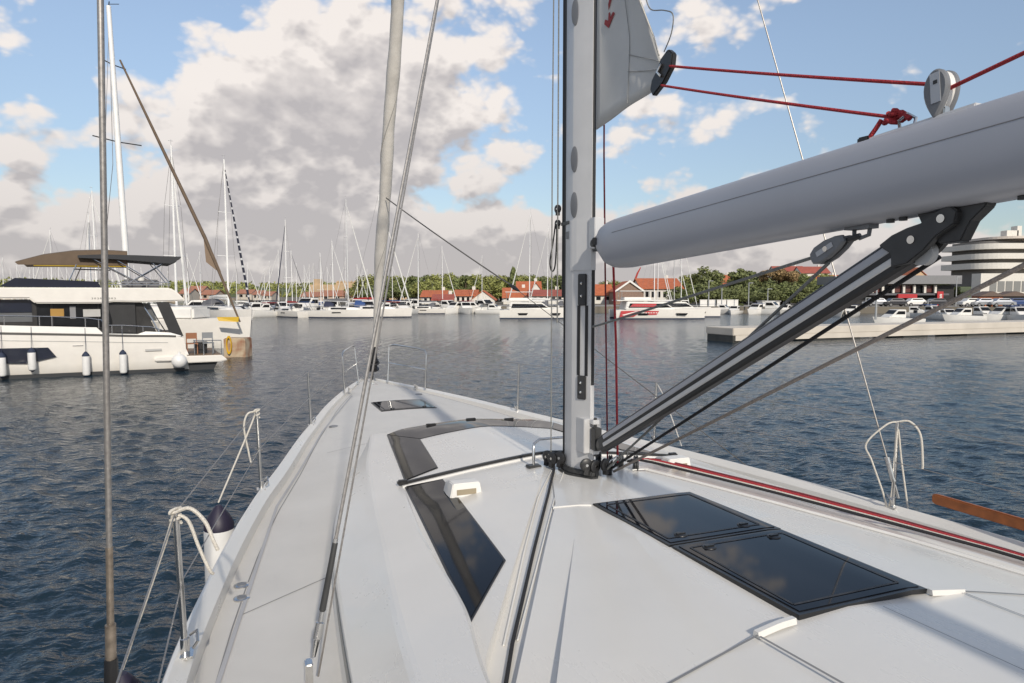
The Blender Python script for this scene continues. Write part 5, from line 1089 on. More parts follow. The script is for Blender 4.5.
# catamarans
def catamaran(px0, px1, Y, label, accent=None, fly=True, flip=1, zs=1.0):
    a, b = at(px0, 300, Y), at(px1, 300, Y); L_ = b.x - a.x; k = L_ / 12.0
    o = empty('catamaran', ((a.x + b.x) / 2, Y, 0), 0 if flip > 0 else math.pi, label=label, cat='catamaran'); o.scale = (k, k, k * zs)
    for y0 in (-2.6, 2.6):
        mb = MB(); rg = hull_rings(12, 1.7, 1.5, 1.75, plumb=.05); mb.rings([[(p[1], y0 + p[0], p[2]) for p in r_] for r_ in rg]); hl = mb.build('hull', CREAMP, o, smooth=35)
        mb = MB(); mb.rings([[(r_[2][1], y0 - abs(r_[2][0]) * 1.03, .0), (r_[2][1], y0 - abs(r_[2][0]) * 1.03, .2)] for r_ in rg], cap=False, closed=False); mb.build('boot_stripe', NAVY, hl)
        for x in (-3.2, 1.9):
            mb = MB(); mb.prism([(x, y0 - .86, 1.0), (x + 1.6, y0 - .86, 1.0), (x + 1.4, y0 - .86, .66), (x + .2, y0 - .86, .66)], (0, -.03, 0)); mb.build('hull_window', WIN, hl)
        if accent and y0 < 0:
            mb = MB(); mb.prism([(-5.3, y0 - .865, 1.35), (-2.4, y0 - .865, 1.40), (-3.6, y0 - .865, .45), (-5.5, y0 - .865, .35)], (0, -.02, 0)); ac = mb.build('red_graphic', accent, hl)
            mb = MB(); mb.prism([(-2.1, y0 - .865, 1.38), (-.3, y0 - .865, 1.35), (-.6, y0 - .865, .75), (-2.3, y0 - .865, .7)], (0, -.02, 0)); mb.build('red_graphic', accent, hl)
            mb = MB(); mb.prism([(-5.2, y0 - .89, .72), (-3.4, y0 - .89, 1.28), (-3.0, y0 - .89, 1.32), (-4.9, y0 - .89, .62)], (0, -.02, 0))
            for j in range(5): mb.box((-2.0 + j * .34, y0 - .892, 1.05), (.22, .015, .12))
            mb.build('white_swoosh', WHITEP, hl)
    mb = MB(); mb.box((-.6, 0, 1.25), (9.6, 5.0, .55)); mb.build('bridge_deck', WHITEP, o, bevel=.08)
    mb = MB(); mb.prism([(-4.6, -2.7, 1.5), (2.2, -2.7, 1.5), (.6, -2.7, 2.75), (-4.4, -2.7, 2.85)], (0, 5.4, 0)); cb2 = mb.build('saloon', WHITEP, o, bevel=.1)
    mb = MB(); mb.prism([(-4.2, -2.72, 1.85), (1.5, -2.72, 1.9), (.6, -2.72, 2.5), (-4.0, -2.72, 2.55)], (0, -.03, 0)); mb.build('window', WIN, cb2)
    if accent:
        mb = MB(); mb.prism([(-4.0, -2.76, 2.0), (-.6, -2.76, 2.0), (-.5, -2.76, 2.5), (-3.6, -2.76, 2.5)], (0, -.03, 0)); mb.build('red_panel', accent, cb2)
    mb = MB(); mb.box((-2.3, 0, 3.0), (6.8, 4.9, .16)); mb.build('hard_top', WHITEP, o, bevel=.05)
    if fly:
        mb = MB(); mb.box((-2.8, 0, 3.3), (3.6, 3.2, .5)); fb = mb.build('flybridge', WHITEP, o, bevel=.08)
        mb = MB(); mb.box((-3.0, 0, 4.55), (4.4, 3.4, .12)); mb.build('bimini', WHITEC, o, bevel=.04)
        for sx_ in (-4.9, -1.2):
            for sy_ in (-1.5, 1.5): mb = MB(); mb.tube([(sx_, sy_, 3.2), (sx_, sy_, 4.5)], .04, 5); mb.build('bimini_post', STEEL, o)
    mb = MB(); mb.tube([(-4.5, -3.3, 2.1), (0, -3.35, 2.25), (5.6, -3.0, 2.4)], .025, 5); mb.build('guard_rail', STEEL, o)
    return o
catamaran(500, 575, 94, 'white flybridge catamaran lying broadside just left of the big mast', None, True, 1, .92)
REDG = mat('red_graphic', (.45, .03, .035), .45)
catamaran(612, 700, 93, 'white catamaran with red graphics on hull and cabin, right of the big mast', REDG, True, 1, .82)
catamaran(640, 716, 101, 'plain white catamaran partly hidden behind the red marked one', None, False, 1, .85)
# motor boats
def motorboat_proto(col, top, kind):
    o = empty('motor_boat'); L_ = 6.5
    mb = MB(); rg = hull_rings(L_, 2.3, .75, 1.05, ns=14, plumb=.45); mb.rings(rg); hl = mb.build('hull', col, o, smooth=35)
    mb = MB(); mb.prism([(-.8, -.7, .85), (-.8, 1.6, .95), (-.8, .9, 1.45), (-.8, .4, 1.95 if kind else 1.5), (-.8, -.7, 1.95 if kind else 1.3)], (1.6, 0, 0)); cb3 = mb.build('cabin', WHITEP, o, bevel=.06)
    for sg in (-1, 1):
        mb = MB(); mb.prism([(sg * .81, -.5, 1.35), (sg * .81, .75, 1.35), (sg * .81, .4, 1.75 if kind else 1.45), (sg * .81, -.5, 1.75 if kind else 1.45)], (sg * .02, 0, 0)); mb.build('window', WIN, cb3)
    mb = MB(); mb.prism([(-.7, .98, 1.38), (.7, .98, 1.38), (.65, .5, 1.85 if kind else 1.5), (-.65, .5, 1.85 if kind else 1.5)], (0, .03, .03)); mb.build('windscreen', WIN, cb3)
    if top:
        mb = MB(); mb.box((0, -1.4, 2.05), (1.7, 2.0, .08)); mb.build('canopy', top, o)
        for sg in (-1, 1): mb = MB(); mb.tube([(sg * .8, -2.2, .8), (sg * .8, -1.5, 2.02)], .03, 5); mb.build('canopy_frame', STEEL, o)
    mb = MB(); mb.box((0, -3.35, .75), (.4, .4, .9)); mb.box((0, -3.4, .2), (.15, .2, .9)); mb.build('outboard', BLACK, o, bevel=.05)
    return o
MBP = {}
def motorboat(px, Y, heading, k, label, col=WHITEP, top=None, kind=1):
    key = (col.name, top.name if top else '', kind)
    if key in MBP: o = copy_tree(MBP[key])
    else: o = MBP[key] = motorboat_proto(col, top, kind)
    v = random.Random(px * 7 + 1); heading += v.choice((-62, -38, -18, 8, 24, 46, 70)) if 160 < heading < 200 and Y > 90 else 0; k *= v.uniform(.85, 1.2)
    t = at(px, 300, Y); o.location = (t.x, Y, 0); o.rotation_euler = (0, 0, R(heading)); o.scale = (k, k, k * v.uniform(.85, 1.1)); return tag(o, label, 'motor boat', 'small motor boats along the quay')
for a in ((465, 118, 190, 1.0, 'small white motor boat with dark canopy below the white boathouse gable', WHITEP, NAVYC), (474, 119, 175, 1.0, 'white motor boat with a red canopy before the boathouse', WHITEP, REDC), (484, 119, 185, 1.05, 'white motor boat beside the red buoy colours, nearest the catamaran', WHITEP, None), (456, 119, 180, .95, 'white motor boat with beige canopy next to the broadside yacht stern', WHITEP, BEIGEC),
          (493, 117, 182, .9, 'little open boat tucked against the catamaran bow', WHITEP, GREYC), (270, 112, 180, 1.1, 'white motor boat with dark canopy left of the red covered yacht', WHITEP, NAVYC), (366, 104, 178, 1.2, 'white motor cruiser just left of the rolled headsail', WHITEP, NAVYC), (398, 108, 182, 1.2, 'white motor cruiser with blue canopy right of the rolled headsail', WHITEP, BLUEC),
          (723, 115, 170, .8, 'grey dinghy below the left lamp post', PALEG, None), (735, 114, 185, .8, 'small white boat end-on beside the green bush', WHITEP, None), (757, 114, 195, .85, 'small white boat with blue canopy in front of the kiosk', WHITEP, BLUEC), (771, 113, 185, .9, 'small white boat right in front of the kiosk door', WHITEP, None), (786, 112, 175, .9, 'grey boat right of the kiosk', PALEG, GREYC), (806, 108, 180, .9, 'white boat under the vang strut', WHITEP, None), (832, 104, 170, 1.0, 'white boat with beige canopy left of the pale pier post', WHITEP, BEIGEC), (852, 102, 185, 1.0, 'dark grey boat behind the pier, left of the pale post', PALEG, NAVYC),
          (897, 74, 100, .95, 'white cabin boat close behind the pier, right of the pale post', WHITEP, None), (915, 100, 185, .95, 'white boat behind the cabin boat, near the grey shop', WHITEP, None), (934, 92, 180, .9, 'white boat with blue canopy left of the red banner foot', WHITEP, BLUEC), (948, 88, 175, .9, 'white boat with dark canopy right of the red banner', WHITEP, NAVYC), (964, 84, 95, .95, 'white fishing boat with a tall cabin before the curved building', WHITEP, None), (982, 86, 185, .9, 'grey boat left of the silver car', PALEG, None), (1004, 84, 100, .95, 'white boat with beige canopy below the silver car', WHITEP, BEIGEC), (1020, 82, 170, .95, 'blue covered boat at the right edge', WHITEP, BLUEC)):
    motorboat(*a[:5], col=a[5], top=a[6])
for i, (px, Y, hd, k, cv, lab) in enumerate(((263, 106, 185, 1.1, REDC, 'white boat with a red canopy beside the striped stay yacht'), (282, 108, 176, 1.2, GREYC, 'white cruiser with grey canopy behind the dark rolled headsail'), (297, 104, 190, 1.0, BLUEC, 'white boat with blue canopy left of the tall grey mast yacht'), (309, 110, 178, 1.2, None, 'plain white cruiser behind the mid row, below the fort tower'), (331, 112, 182, 1.1, BEIGEC, 'white cruiser with beige canopy behind the tall grey mast'), (354, 108, 170, 1.1, BLUEC, 'white cruiser with blue canopy right of the tall grey mast'), (384, 106, 188, 1.1, REDC, 'white cruiser with red canopy right behind the rolled headsail foot'), (404, 112, 180, 1.2, GREYC, 'white cruiser with grey canopy left of the broadside yacht'), (411, 122, 178, 1.0, NAVYC, 'small boat with navy canopy peeping over the broadside yacht'), (436, 122, 182, 1.0, BLUEC, 'small boat with blue canopy behind the broadside yacht mast'), (448, 121, 185, 1.0, REDC, 'small boat with red canopy behind the broadside yacht stern'), (236, 95, 178, 1.2, GREYC, 'white cruiser with grey canopy between the two tall masts on the left'), (212, 92, 182, 1.2, BEIGEC, 'white cruiser with beige canopy under the hanging brown sail corner'), (196, 96, 176, 1.2, REDC, 'white cruiser with red canopy just right of the motor yacht'), (252, 98, 184, 1.1, None, 'plain white cruiser right of the striped stay yacht'))):
    motorboat(px, Y, hd, k, lab, top=cv)
# cars parked on the quay
def car_proto(col):
    o = empty('parked_car'); mb = MB()
    side = [(-2.15, .35), (-2.1, .85), (-1.5, .95), (-1.0, 1.45), (.75, 1.48), (1.35, .95), (2.05, .85), (2.15, .4)]
    mb.rings([[(x, -.86 * k, z) for x, z in side] for k in ()] or [[(x, y * (1 if z < 1 else .84), z) for x, z in side] for y in (-.86, .86)]); bd = mb.build('body', col, o, bevel=.06)
    for sg in (-1, 1):
        mb = MB(); mb.prism([(-1.2, sg * .80, 1.0), (1.1, sg * .80, 1.0), (.7, sg * .74, 1.38), (-.95, sg * .74, 1.38)], (0, sg * .03, 0)); mb.build('window', WIN, bd)
        for x in (-1.35, 1.35):
            mb = MB(); mb.lathe([(.001, -.1), (.33, -.1), (.33, .1), (.001, .1)], (x, sg * .78, .33), 16, 'Y'); wl = mb.build('wheel', BLACK, o, smooth=35)
            mb = MB(); mb.lathe([(.001, -.12), (.2, -.12), (.2, .12), (.001, .12)], (x, sg * .78, .33), 12, 'Y'); mb.build('rim', STEEL, wl, smooth=35)
    for y in (-.6, .6):
        mb = MB(); mb.box((2.13, y, .72), (.06, .32, .14)); mb.build('headlight', WHITEP, bd)
    return o
CARP = {}
for px, Y, hd, m, lab in ((984, 118, 0, mat('silver_car', (.42, .43, .45), .3, metal=.5), 'silver car parked in front of the curved building'), (1001, 117, 180, mat('silver_car', (.42, .43, .45)), 'second silver car, right of the first one'), (972, 119, 0, WHITEP, 'white car left of the silver cars'), (1016, 118, 0, mat('blue_car', (.03, .06, .17), .3, coat=.5), 'dark blue car at the right edge of the quay'), (936, 121, 180, mat('dark_car', (.03, .03, .035), .3, coat=.5), 'dark car beside the red banner'), (916, 122, 0, WHITEP, 'white car parked before the grey shop'), (896, 122, 0, mat('dark_car', (.03, .03, .035)), 'dark car parked before the grey shop, left of the white one'), (876, 123, 180, mat('silver_car', (.42, .43, .45)), 'silver car parked before the left part of the grey shop')):
    if m.name in CARP: o = copy_tree(CARP[m.name])
    else: o = CARP[m.name] = car_proto(m)
    t = at(px, 300, Y); o.location = (t.x, Y, 1.16); o.rotation_euler = (0, 0, R(hd)); tag(o, lab, 'car', 'cars parked on the quay')
for px, Y, w, m, lab in ((987, 114, 4.2, mat('orange_stall', (.36, .12, .05), .7), 'orange kiosk stall behind the silver cars'), (1010, 115, 6.0, mat('dark_stall', (.03, .03, .035), .6), 'black roofed stall at the right behind the cars')):
    t = at(px, 300, Y); t = at(px, 300, Y + 8); o = empty('stall', (t.x, Y + 8, 1.16), 0, label=lab, cat='stall')
    mb = MB(); mb.box((0, 0, .9), (w, 2, 1.8)); mb.build('wall', m, o); mb = MB(); mb.prism([(-w / 2 - .3, -1.4, 1.8), (0, -1.4, 2.7), (w / 2 + .3, -1.4, 1.8)], (0, 2.8, 0)); mb.build('roof', mat('stall_roof', (.13, .09, .07), .7), o)

# ------------------------------------------------------------------ the big motor yacht on the left
ST = Vector((-13.789, 28.650, 0)); FW = Vector((-.87487, -.48437, 0)); INB = Vector((-.48437, .87487, 0))
my = empty('motor_yacht', ST, math.atan2(FW.y, FW.x), label='white flybridge motor yacht with brown and black canopies moored on the left', cat='motor yacht')
# local frame: +X forward, -Y away from us (inboard is -y after the turn), z up
_loc = Matrix.Rotation(-math.atan2(FW.y, FW.x), 3, 'Z'); INL = _loc @ INB; SI = 1 if INL.y > 0 else -1
def sx3(s, z, off=0): return (s, SI * off, z)
def plate(poly, off, th, name, m, parent, bevel=0):
    mb = MB(); mb.prism([sx3(s, z, off) for s, z in poly], (0, SI * th, 0)); return mb.build(name, m, parent, bevel=bevel)
Wd = 4.6
mb = MB(); rings = []
shz = curve([(0, 1.40), (.35, 1.50), (2, 1.56), (3, 1.62), (6.3, 1.78), (15, 2.3)])
for s_ in [0, .3, .8, 1.5, 2.5, 3.5, 4.5, 5.5, 6.5, 8, 9.5, 11, 12.5, 14, 15, 15.6]:
    k = 0 if s_ < 8 else ((s_ - 8) / 7.6) ** 2 * .97
    h = Wd / 2 * (1 - k); c = Wd / 2; f = shz(s_); x0 = s_ - .0
    half = [(h * .2, -.4), (h * .80, -.25), (h * .93, .1), (h * .965, .5), (h, f * .9), (h * .995, f)]
    rings.append([(x0 - (0.18 * (1 - z / 1.4) if s_ == 0 else 0), SI * (c - a), z) for a, z in reversed(half)] [::-1] + [(x0, SI * (c + a), z) for a, z in half][::-1])
mb.rings(rings); hull = mb.build('hull', CREAMP, my, smooth=30)
def strip_hull(z0f, z1f, s0, s1, name, m, off=-.012):
    mb = MB(); ss = [lerp(s0, s1, i / 20) for i in range(21)]
    mb.rings([[sx3(s_, z0f(s_), off), sx3(s_, z1f(s_), off), sx3(s_, z1f(s_), off + .05), sx3(s_, z0f(s_), off + .05)] for s_ in ss]); return mb.build(name, m, hull)
strip_hull(lambda s_: shz(s_) - .06, lambda s_: shz(s_) + .02, .3, 8, 'rub_rail', mat('rail_grey', (.07, .065, .06), .5))
strip_hull(lambda s_: shz(s_) - .30, lambda s_: shz(s_) - .275, .6, 8, 'feature_line', PALEG, -.004)
strip_hull(lambda s_: -.3, lambda s_: .13 + .004 * s_, 0.0, 8, 'boot_stripe', mat('antifouling_and_shade', (.02, .022, .025), .6), .055)
plate([(8.5, 1.22), (4.75, 1.17), (4.50, .80), (5.45, .58), (6.2, .62), (8.5, .75)], -.02, .04, 'hull_window', mat('navy_glass', (.012, .016, .03), .06), hull)
plate([(1.45, .90), (.85, .90), (.85, .98), (1.45, .98)], -.02, .03, 'vent_grille', PALEG, hull)
plate([(3.95, 1.20), (3.6, 1.20), (3.6, 1.22), (3.95, 1.22)], -.01, .03, 'hull_handle', STEEL, hull)
# raised bulwark forward, lower capping aft
mb = MB(); ss = [3.0, 3.12, 4.5, 6.3, 8, 10]
mb.rings([[sx3(s_, shz(s_) + .02, .02), sx3(s_ + (0 if s_ > 3 else -.12), shz(s_) + (.28 if s_ > 3 else .02), .04), sx3(s_, shz(s_) + (.28 if s_ > 3 else .02), .16), sx3(s_, shz(s_) + .02, .16)] for s_ in ss]); mb.build('bulwark', WHITEP, my, bevel=.01)
mb = MB(); mb.rings([[sx3(s_, shz(s_) + .02, .0), sx3(s_, shz(s_) + h, .03), sx3(s_, shz(s_) + h, .3), sx3(s_, shz(s_) + .02, .3)] for s_, h in ((.1, .06), (.5, .12), (1.4, .16), (1.7, .05), (3.0, .04))]); mb.build('bulwark', WHITEP, my, bevel=.01)
mb = MB(); mb.box(sx3(7, 1.52, 2.3), (13.4, 4.3, .06)); mb.build('main_deck', TEAKP if False else mat('teak_deck', (.20, .135, .085), .7, var=.2, vscale=8), my)
# transom and swim platform
mb = MB(); mb.prism([sx3(.28, 1.50, .05), sx3(-.02, .70, .05), sx3(-.18, .64, .05), sx3(.12, 1.48, .05)], (0, SI * .5, 0)); mb.build('transom_wing', WHITEP, my, bevel=.03)
mb = MB(); mb.prism([sx3(1.15, .58, -.06), sx3(1.0, .64, -.06), sx3(-1.45, .62, -.06), sx3(-1.68, .40, -.06), sx3(-1.40, .34, -.06), sx3(-.05, .34, -.06), sx3(.2, .44, -.06), sx3(1.1, .46, -.06)], (0, SI * 4.5, 0)); sp = mb.build('swim_platform', CREAMP, my, bevel=.03)
mb = MB(); mb.box(sx3(-.75, .632, 2.2), (1.4, 4.2, .02)); mb.build('teak_pad', mat('teak_deck', (.2, .135, .085)), sp)
mb = MB(); mb.prism([sx3(.25, .33, .2), sx3(-1.3, .33, .2), sx3(-1.0, -.3, .2), sx3(.25, -.3, .2)], (0, SI * 4.0, 0)); mb.build('platform_shade', mat('antifouling_and_shade', (.02, .022, .025)), sp)  # added dark block standing in for the shadow under the platform
mb = MB(); mb.box(sx3(.12, 1.0, 2.3), (.1, 4.1, 1.0)); mb.build('transom', mat('dark_transom', (.06, .055, .05), .5), my)
# deckhouse
dh = [(-.02, 1.50), (.55, 2.95), (5.2, 2.95), (5.35, 3.1), (9.0, 3.05), (10.5, 2.2), (10.5, 1.52)]
plate([(.95, 1.52), (1.5, 2.92), (5.2, 2.95), (9.0, 3.0), (10.3, 2.1), (10.3, 1.52)], .85, 2.9, 'deckhouse', DGW, my)
plate([(.45, 1.45), (-.02, 1.45), (.5, 2.9), (.98, 2.9)], .55, .12, 'dark_pillar', BLACK, my)
plate([(2.45, 1.5), (1.75, 1.5), (1.75, 2.9), (2.75, 2.9)], .72, .1, 'dark_pillar', BLACK, my)
for s0, s1, z0, z1, m in ((5.3, 9.0, 2.15, 2.5, mat('grey_glass', (.12, .125, .13), .1)), (5.3, 9.0, 2.52, 3.02, mat('navy_glass', (.012, .016, .03), .06)), (4.7, 5.15, 1.75, 2.85, WIN), (3.1, 4.62, 1.8, 2.85, WIN), (2.6, 3.05, 1.9, 2.85, WIN)):
    plate([(s0, z0), (s1, z0), (s1, z1), (s0, z1)], .82, .04, 'window', m, my)
for s0, s1, z0, z1, m in ((4.25, 4.7, 2.35, 2.65, mat('amber_interior', (.35, .19, .03), .5)), (3.0, 3.6, 2.32, 2.62, PALEG), (3.85, 4.05, 2.25, 2.75, mat('grey_curtain', (.22, .22, .23), .7))):
    plate([(s0, z0), (s1, z0), (s1, z1), (s0, z1)], .80, .015, 'curtain', m, my)
plate([(.9, 1.5), (1.7, 1.5), (1.75, 2.1), (.85, 2.05)], .95, .05, 'cockpit_sofa', PALEG, my)
plate([(.95, 2.1), (1.75, 2.15), (1.72, 2.85), (1.2, 2.85)], 1.1, .05, 'window', mat('grey_glass', (.12, .125, .13)), my)
mb = MB(); mb.tube([sx3(1.55, 2.9, .9), sx3(1.15, 2.2, .85), sx3(.85, 1.5, .8)], .035, 6); mb.tube([sx3(1.25, 2.9, .9), sx3(.95, 2.2, .85), sx3(.6, 1.55, .8)], .025, 6); mb.build('ladder', STEEL, my, smooth=40)
# flybridge
mb = MB(); mb.prism([sx3(s_, z, .45) for s_, z in ((9.8, 3.2), (9.0, 3.48), (.45, 3.50), (.20, 3.35), (-.15, 2.95), (1.5, 2.90), (2.5, 2.92), (3.0, 2.86), (5.15, 2.87), (5.35, 3.06), (9.3, 3.06))], (0, SI * 3.7, 0)); fb = mb.build('flybridge', CREAMP, my, bevel=.05)
rnd = random.Random(4); mb = MB()                  # maker's lettering, too small in the photograph to read
for i in range(9):
    s_ = 3.25 - i * .098; w = rnd.uniform(.035, .06)
    if i != 4: mb.box(sx3(s_, 3.085, .445), (w, .012, .012)); mb.box(sx3(s_ - w * .4, 3.06, .445), (.014, .012, .062)); 
    if i % 2: mb.box(sx3(s_ + w * .4, 3.06, .445), (.014, .012, .062))
    else: mb.box(sx3(s_, 3.035, .445), (w, .012, .012))
mb.build('lettering', mat('grey_lettering', (.10, .10, .10), .5), fb)
plate([(5.78, 3.86), (3.04, 3.74), (2.94, 3.50), (5.98, 3.50), (6.3, 3.52)], .7, .06, 'wind_screen', mat('navy_glass', (.012, .016, .03)), fb)
for z in (3.72, 3.62):
    mb = MB(); mb.tube([sx3(2.7, z, .6), sx3(.5, z, .6), sx3(.4, z, .9), sx3(.4, z, 3.8)], .018, 5); mb.build('fly_rail', STEEL, fb)
for s_ in (2.2, 1.3, .5):
    mb = MB(); mb.tube([sx3(s_, 3.48, .6), sx3(s_, 3.72, .6)], .018, 5); mb.build('rail_post', STEEL, fb)
mb = MB(); mb.box(sx3(1.5, 3.68, 2.4), (1.4, 1.6, .36)); mb.build('fly_seat', GREYC, fb, bevel=.06)
mb = MB(); mb.lathe([(.001, 3.78), (.12, 3.8), (.14, 3.9), (.001, 4.0)], sx3(1.5, 0, .9), 12); mb.build('radar_ball', WHITEP, fb, smooth=50)
def canopy(poly, off, wid, name, m, arch=.14):
    mb = MB(); up = poly; n = 8; rings = []
    for i in range(n + 1):
        t = i / n; dz = arch * (math.sin(math.pi * t) - 0) ; rings.append([sx3(s_, z + dz * (1 if j < len(up) // 2 else .8), off + wid * t) for j, (s_, z) in enumerate(up)])
    mb.rings(rings); return mb.build(name, m, my, smooth=30)
bc = canopy([(5.80, 4.48), (4.9, 4.78), (3.9, 4.96), (2.9, 5.02), (1.97, 5.0), (1.97, 4.42), (3, 4.40), (4.5, 4.40), (5.70, 4.38)], 1.0, 2.6, 'brown_canopy', BROWNC, .10)
dc = canopy([(3.70, 4.78), (2.9, 4.84), (1.6, 4.84), (.4, 4.82), (-.05, 4.82), (.04, 4.70), (.38, 4.52), (1.4, 4.60), (2.4, 4.66), (3.70, 4.68)], .7, 3.0, 'dark_canopy', mat('charcoal_canvas', (.035, .036, .04), .8), .06)
mb = MB(); mb.tube([sx3(5.2, 4.36, 1.05), sx3(1.98, 4.38, 1.05)], .03, 6); mb.build('yellow_piping', mat('yellow_trim', (.42, .28, .03), .7), bc)
for a, b in (((3.2, 4.66), (1.6, 3.72)), ((2.35, 4.62), (1.0, 3.72)), ((.6, 4.58), (2.1, 3.6)), ((1.1, 4.6), (.45, 3.72)), ((4.3, 3.1), (3.75, 4.42)), ((2.0, 4.4), (2.0, 3.6)), ((3.0, 4.38), (3.0, 3.7))):
    for off in (.75, 3.6):
        mb = MB(); mb.tube([sx3(*a, off), sx3(*b, off)], .022, 6); mb.build('canopy_frame', STEEL, my)
mb = MB(); mb.tube([sx3(3.9, 4.25, 1.3), sx3(2.6, 4.22, 1.3)], .03, 6); mb.build('radar_arch', GREYC, my)
# side rails
def rail(pts, posts, r=.022):
    mb = MB(); mb.tube([sx3(s_, z, .08) for s_, z in pts], r, 6); q = mb.build('guard_rail', STEEL, my, smooth=40)
    for s_, z0, z1 in posts: mb = MB(); mb.tube([sx3(s_, z0, .08), sx3(s_, z1, .08)], r * .85, 6); mb.build('rail_post', STEEL, q)
rail([(9, 2.5), (6.2, 2.42), (4.6, 2.36), (3.4, 2.28), (2.95, 2.2), (2.85, 1.9)], [(6.1, 2.05, 2.42), (5.0, 1.95, 2.38), (4.6, 1.9, 2.36), (3.5, 1.9, 2.3), (3.05, 1.88, 2.22)])
rail([(2.75, 1.98), (2.2, 1.97), (1.2, 1.88), (.8, 1.75)], [(2.6, 1.6, 1.98), (2.25, 1.6, 1.97), (1.5, 1.6, 1.92)])
rail([(-.35, 1.28), (-1.45, 1.25), (-1.45, .64)], [(-.4, .64, 1.28), (-.75, .64, 1.27), (-1.1, .64, 1.26)])
def MW(s_, z, off): return ST + FW * s_ + INB * off + Vector((0, 0, z))
for s_, z1, z0, lab in ((6.2, 1.05, .1, 'white fender cut by the left edge, on the motor yacht'), (5.27, 1.20, .28, 'white fender hanging across the dark hull window of the motor yacht'), (3.52, .98, -.02, 'white fender left of the near shroud on the motor yacht side'), (2.25, 1.0, -.0, 'white fender right of the near shroud on the motor yacht side')):
    fender(0, 0, 0, .135, z1 - z0, lab, group='fenders on the motor yacht', xyz=MW(s_, z0, -.16), capm=NAVY)
    p0, p1 = MW(s_, z1, -.16), MW(s_, shz(s_) + .25, .03); mb = MB(); mb.tube([p0, p1], .009, 5); tag(mb.build('fender_line', NAVY, None), lab.replace('white fender', 'thin line holding the fender'), 'rope')
mb = MB(); mb.lathe([(.001, -.30)] + [(.30 * math.cos(a), .30 * math.sin(a)) for a in [R(-80 + 16 * i) for i in range(11)]] + [(.05, .31), (.05, .38), (.001, .38)], MW(.22, .46, -.30), 20); tag(mb.build('ball_fender', FENDERW, None, smooth=50), 'round white ball fender at the stern corner of the motor yacht', 'fender')
# wooden folding chair, crate and a bicycle wheel on the swim platform
def wchair(s_, off, m, lab):
    p = MW(s_, .645, off); o = empty('deck_chair', p, math.atan2(FW.y, FW.x), label=lab, cat='chair')
    for x in (-.2, .2):
        for y in (-.2, .2): mb = MB(); mb.box((x, y, .25 if y > 0 else .45), (.04, .04, .5 if y > 0 else .9)); mb.build('leg', m, o)
    mb = MB(); mb.box((0, 0, .46), (.46, .46, .04)); mb.build('seat', m, o); mb = MB(); mb.box((0, -.2, .78), (.44, .03, .26)); mb.build('backrest', m, o); return o
wchair(-.35, .8, mat('chair_wood', (.26, .11, .05), .6), 'brown wooden chair standing on the motor yacht swim platform')
wchair(-1.0, .9, mat('chair_grey', (.20, .21, .22), .6), 'grey chair next to the brown wooden one on the swim platform')
p = MW(-.72, .645, 1.2); o = empty('storage_box', p, math.atan2(FW.y, FW.x), label='black box between the two chairs on the swim platform', cat='box')
mb = MB(); mb.box((0, 0, .22), (.5, .5, .44)); mb.build('body', BLACK, o, bevel=.02); mb = MB(); mb.box((0, 0, .47), (.54, .54, .06)); mb.build('lid', DARKGREY, o, bevel=.01)
# the yacht behind it: white hull with a yellow corner, tall white mast, brown rolled headsail
t = at(128, 258, 40); bw = at(243, 338, 40)
nb = empty('neighbour_sailing_yacht', (t.x, 40, 0), 0, label='sailing yacht behind the motor yacht, with the tall white mast and brown rolled headsail', cat='sailing yacht')
xb = bw.x - t.x
mb = MB(); rg = hull_rings(xb * 2.1, 4.2, 1.5, 1.9); mb.rings([[(p[1] - xb * .06, p[0] + 1.6, p[2]) for p in r_] for r_ in rg]); nh = mb.build('hull', CREAMP, nb, smooth=35)
mb = MB(); mb.prism([(xb - 1.3, -.42, 1.92), (xb - .15, -.1, 1.92), (xb - .2, -.1, 1.62), (xb - 1.2, -.42, 1.70)], (0, -.05, 0)); mb.build('yellow_band', mat('yellow_paint', (.60, .38, .02), .5), nh)
mt = at(108.5, 6, 40); mtop = Vector((mt.x - t.x, 0, mt.z))
mb = MB(); mb.tube([(0, 0, 1.5), mtop * .5 + Vector((0, 0, .7)), mtop], [.17, .165, .12], 12); nm = mb.build('mast', MASTW, nb, smooth=40)
for fr, lw in ((.58, 1.15), (.9, .5)):
    c = Vector((mtop.x * fr, 0, lerp(1.5, mtop.z, fr))) if fr < .9 else Vector((mtop.x * .82, 0, lerp(1.5, mtop.z, .82)))
    mb = MB(); mb.tube([c + Vector((-lw, -.5, .25)), c, c + Vector((lw * .95, .5, -.1))], .035, 5); mb.build('spreader', DARKGREY, nm)
mb = MB(); mb.tube([mtop, mtop + Vector((.05, 0, .25))], .03, 5); mb.tube([mtop + Vector((0, 0, .1)), mtop + Vector((.6, 0, .1))], .02, 5); mb.build('masthead_unit', BLACK, nm)
ft_ = at(120, 60, 40); fm_ = at(205, 238, 40); fe = at(240, 322, 40); V0 = lambda p: Vector((p.x - t.x, 0, p.z))
mb = MB(); mb.tube([V0(fe), V0(fm_), V0(fm_).lerp(V0(ft_), .5), V0(ft_)], [.05, .105, .085, .05], 10); nf = mb.build('furled_sail', BROWNC, nb, smooth=40)
mb = MB(); pts = [at(203, 233, 40), at(206, 262, 40), at(216, 270, 40), at(221, 272, 40), at(214, 255, 40)]; mb.prism([V0(p) for p in pts], (0, .03, 0)); mb.build('sail_corner', mat('brown_sail_corner', (.23, .165, .115), .85), nf)
for x1, y1 in ((-3.2, .5), (-1.9, -1.5), (-1.4, 1.5)):
    mb = MB(); mb.tube([mtop * .97, (mtop.x * .5 - .5, y1 * .4, mtop.z * .55), (x1, y1 + 1.6, 1.6)], .018, 4); mb.build('shroud', WIRE, nb)
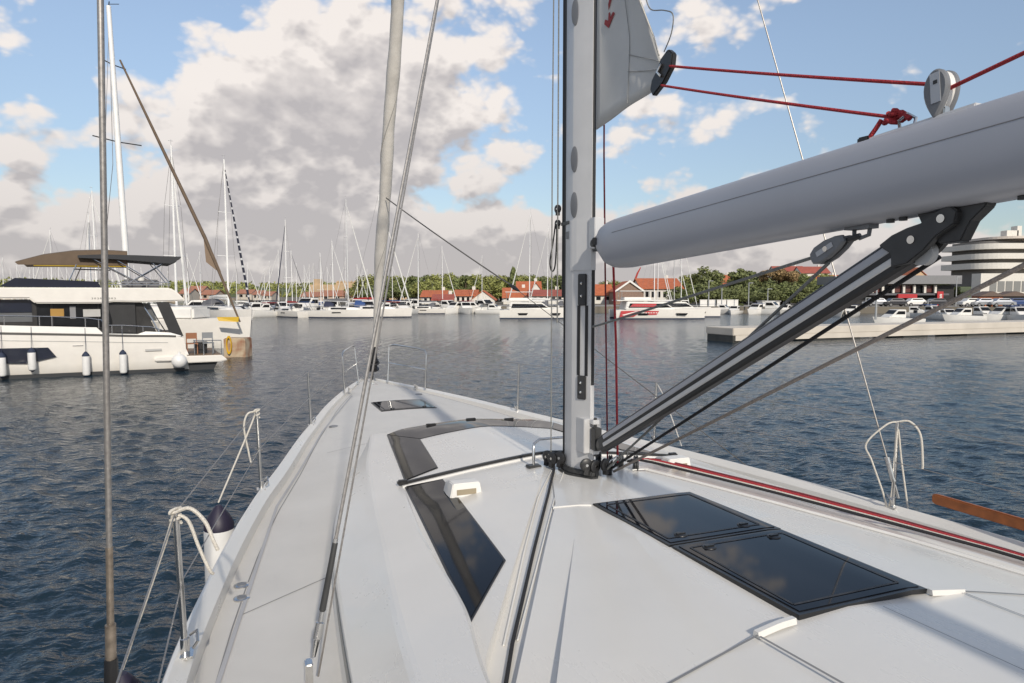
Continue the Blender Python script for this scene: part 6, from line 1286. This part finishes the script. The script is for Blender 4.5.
mb = MB(); mb.tube([(0, .2, 3.0), (-4.5, .2, 3.2)], .2, 10); mb.build('sail_cover', BROWNC, nb, smooth=40)
mb = MB(); mb.box((.5, 1.6, 2.1), (6, 2.4, .8)); mb.build('cabin', WHITEP, nb, bevel=.15)
mb = MB(); mb.tube([(-2, .3, 2.6), (xb - 1.5, .9, 2.55), (xb - .3, 1.5, 2.5)], .02, 5); mb.build('guard_rail', STEEL, nb)
# rust stained end of the mooring block, an orange-yellow ring and the coiled hose on it
bk_ = onwater(224, 358); be = onwater(244.5, 356.5); 
mb = MB(); c = (bk_ + be) / 2; mb.box((0, .5, .42), ((be - bk_).length, 1.0, 1.12), 0)
RUST = bpy.data.materials.new('rusty_block'); RUST.use_nodes = True; nt = RUST.node_tree; p_ = nt.nodes['Principled BSDF']; p_.inputs['Roughness'].default_value = .9
tcx = nt.nodes.new('ShaderNodeTexCoord'); nz = nt.nodes.new('ShaderNodeTexNoise'); nz.inputs['Scale'].default_value = 1.6; nz.inputs['Detail'].default_value = 6; nt.links.new(tcx.outputs['Object'], nz.inputs['Vector']); rm = nt.nodes.new('ShaderNodeValToRGB')
rm.color_ramp.elements[0].position = .42; rm.color_ramp.elements[0].color = (.47, .38, .27, 1); rm.color_ramp.elements[1].position = .68; rm.color_ramp.elements[1].color = (.22, .06, .02, 1); nt.links.new(nz.outputs['Fac'], rm.inputs[0]); nt.links.new(rm.outputs[0], p_.inputs['Base Color'])
mblk = mb.build('mooring_block', RUST, None, bevel=.05); mblk.location = c; tag(mblk, 'rust stained tan mooring block right of the swim platform', 'mooring block')
mb = MB(); q = at(229, 345, c.y - .15); mb.lathe([(.19, -.05), (.25, -.05), (.25, .05), (.19, .05)], (0, 0, 0), 18, 'Y'); mb.f = [f for f in mb.f if len(f) == 4]
for i in range(18): pass
rb = mb.build('life_ring', mat('yellow_ring', (.62, .36, .01), .5), None, smooth=40); rb.location = q; rb.scale = (.55, 1, 1.9); tag(rb, 'yellow elongated ring hanging at the left side of the rusty block', 'life ring')
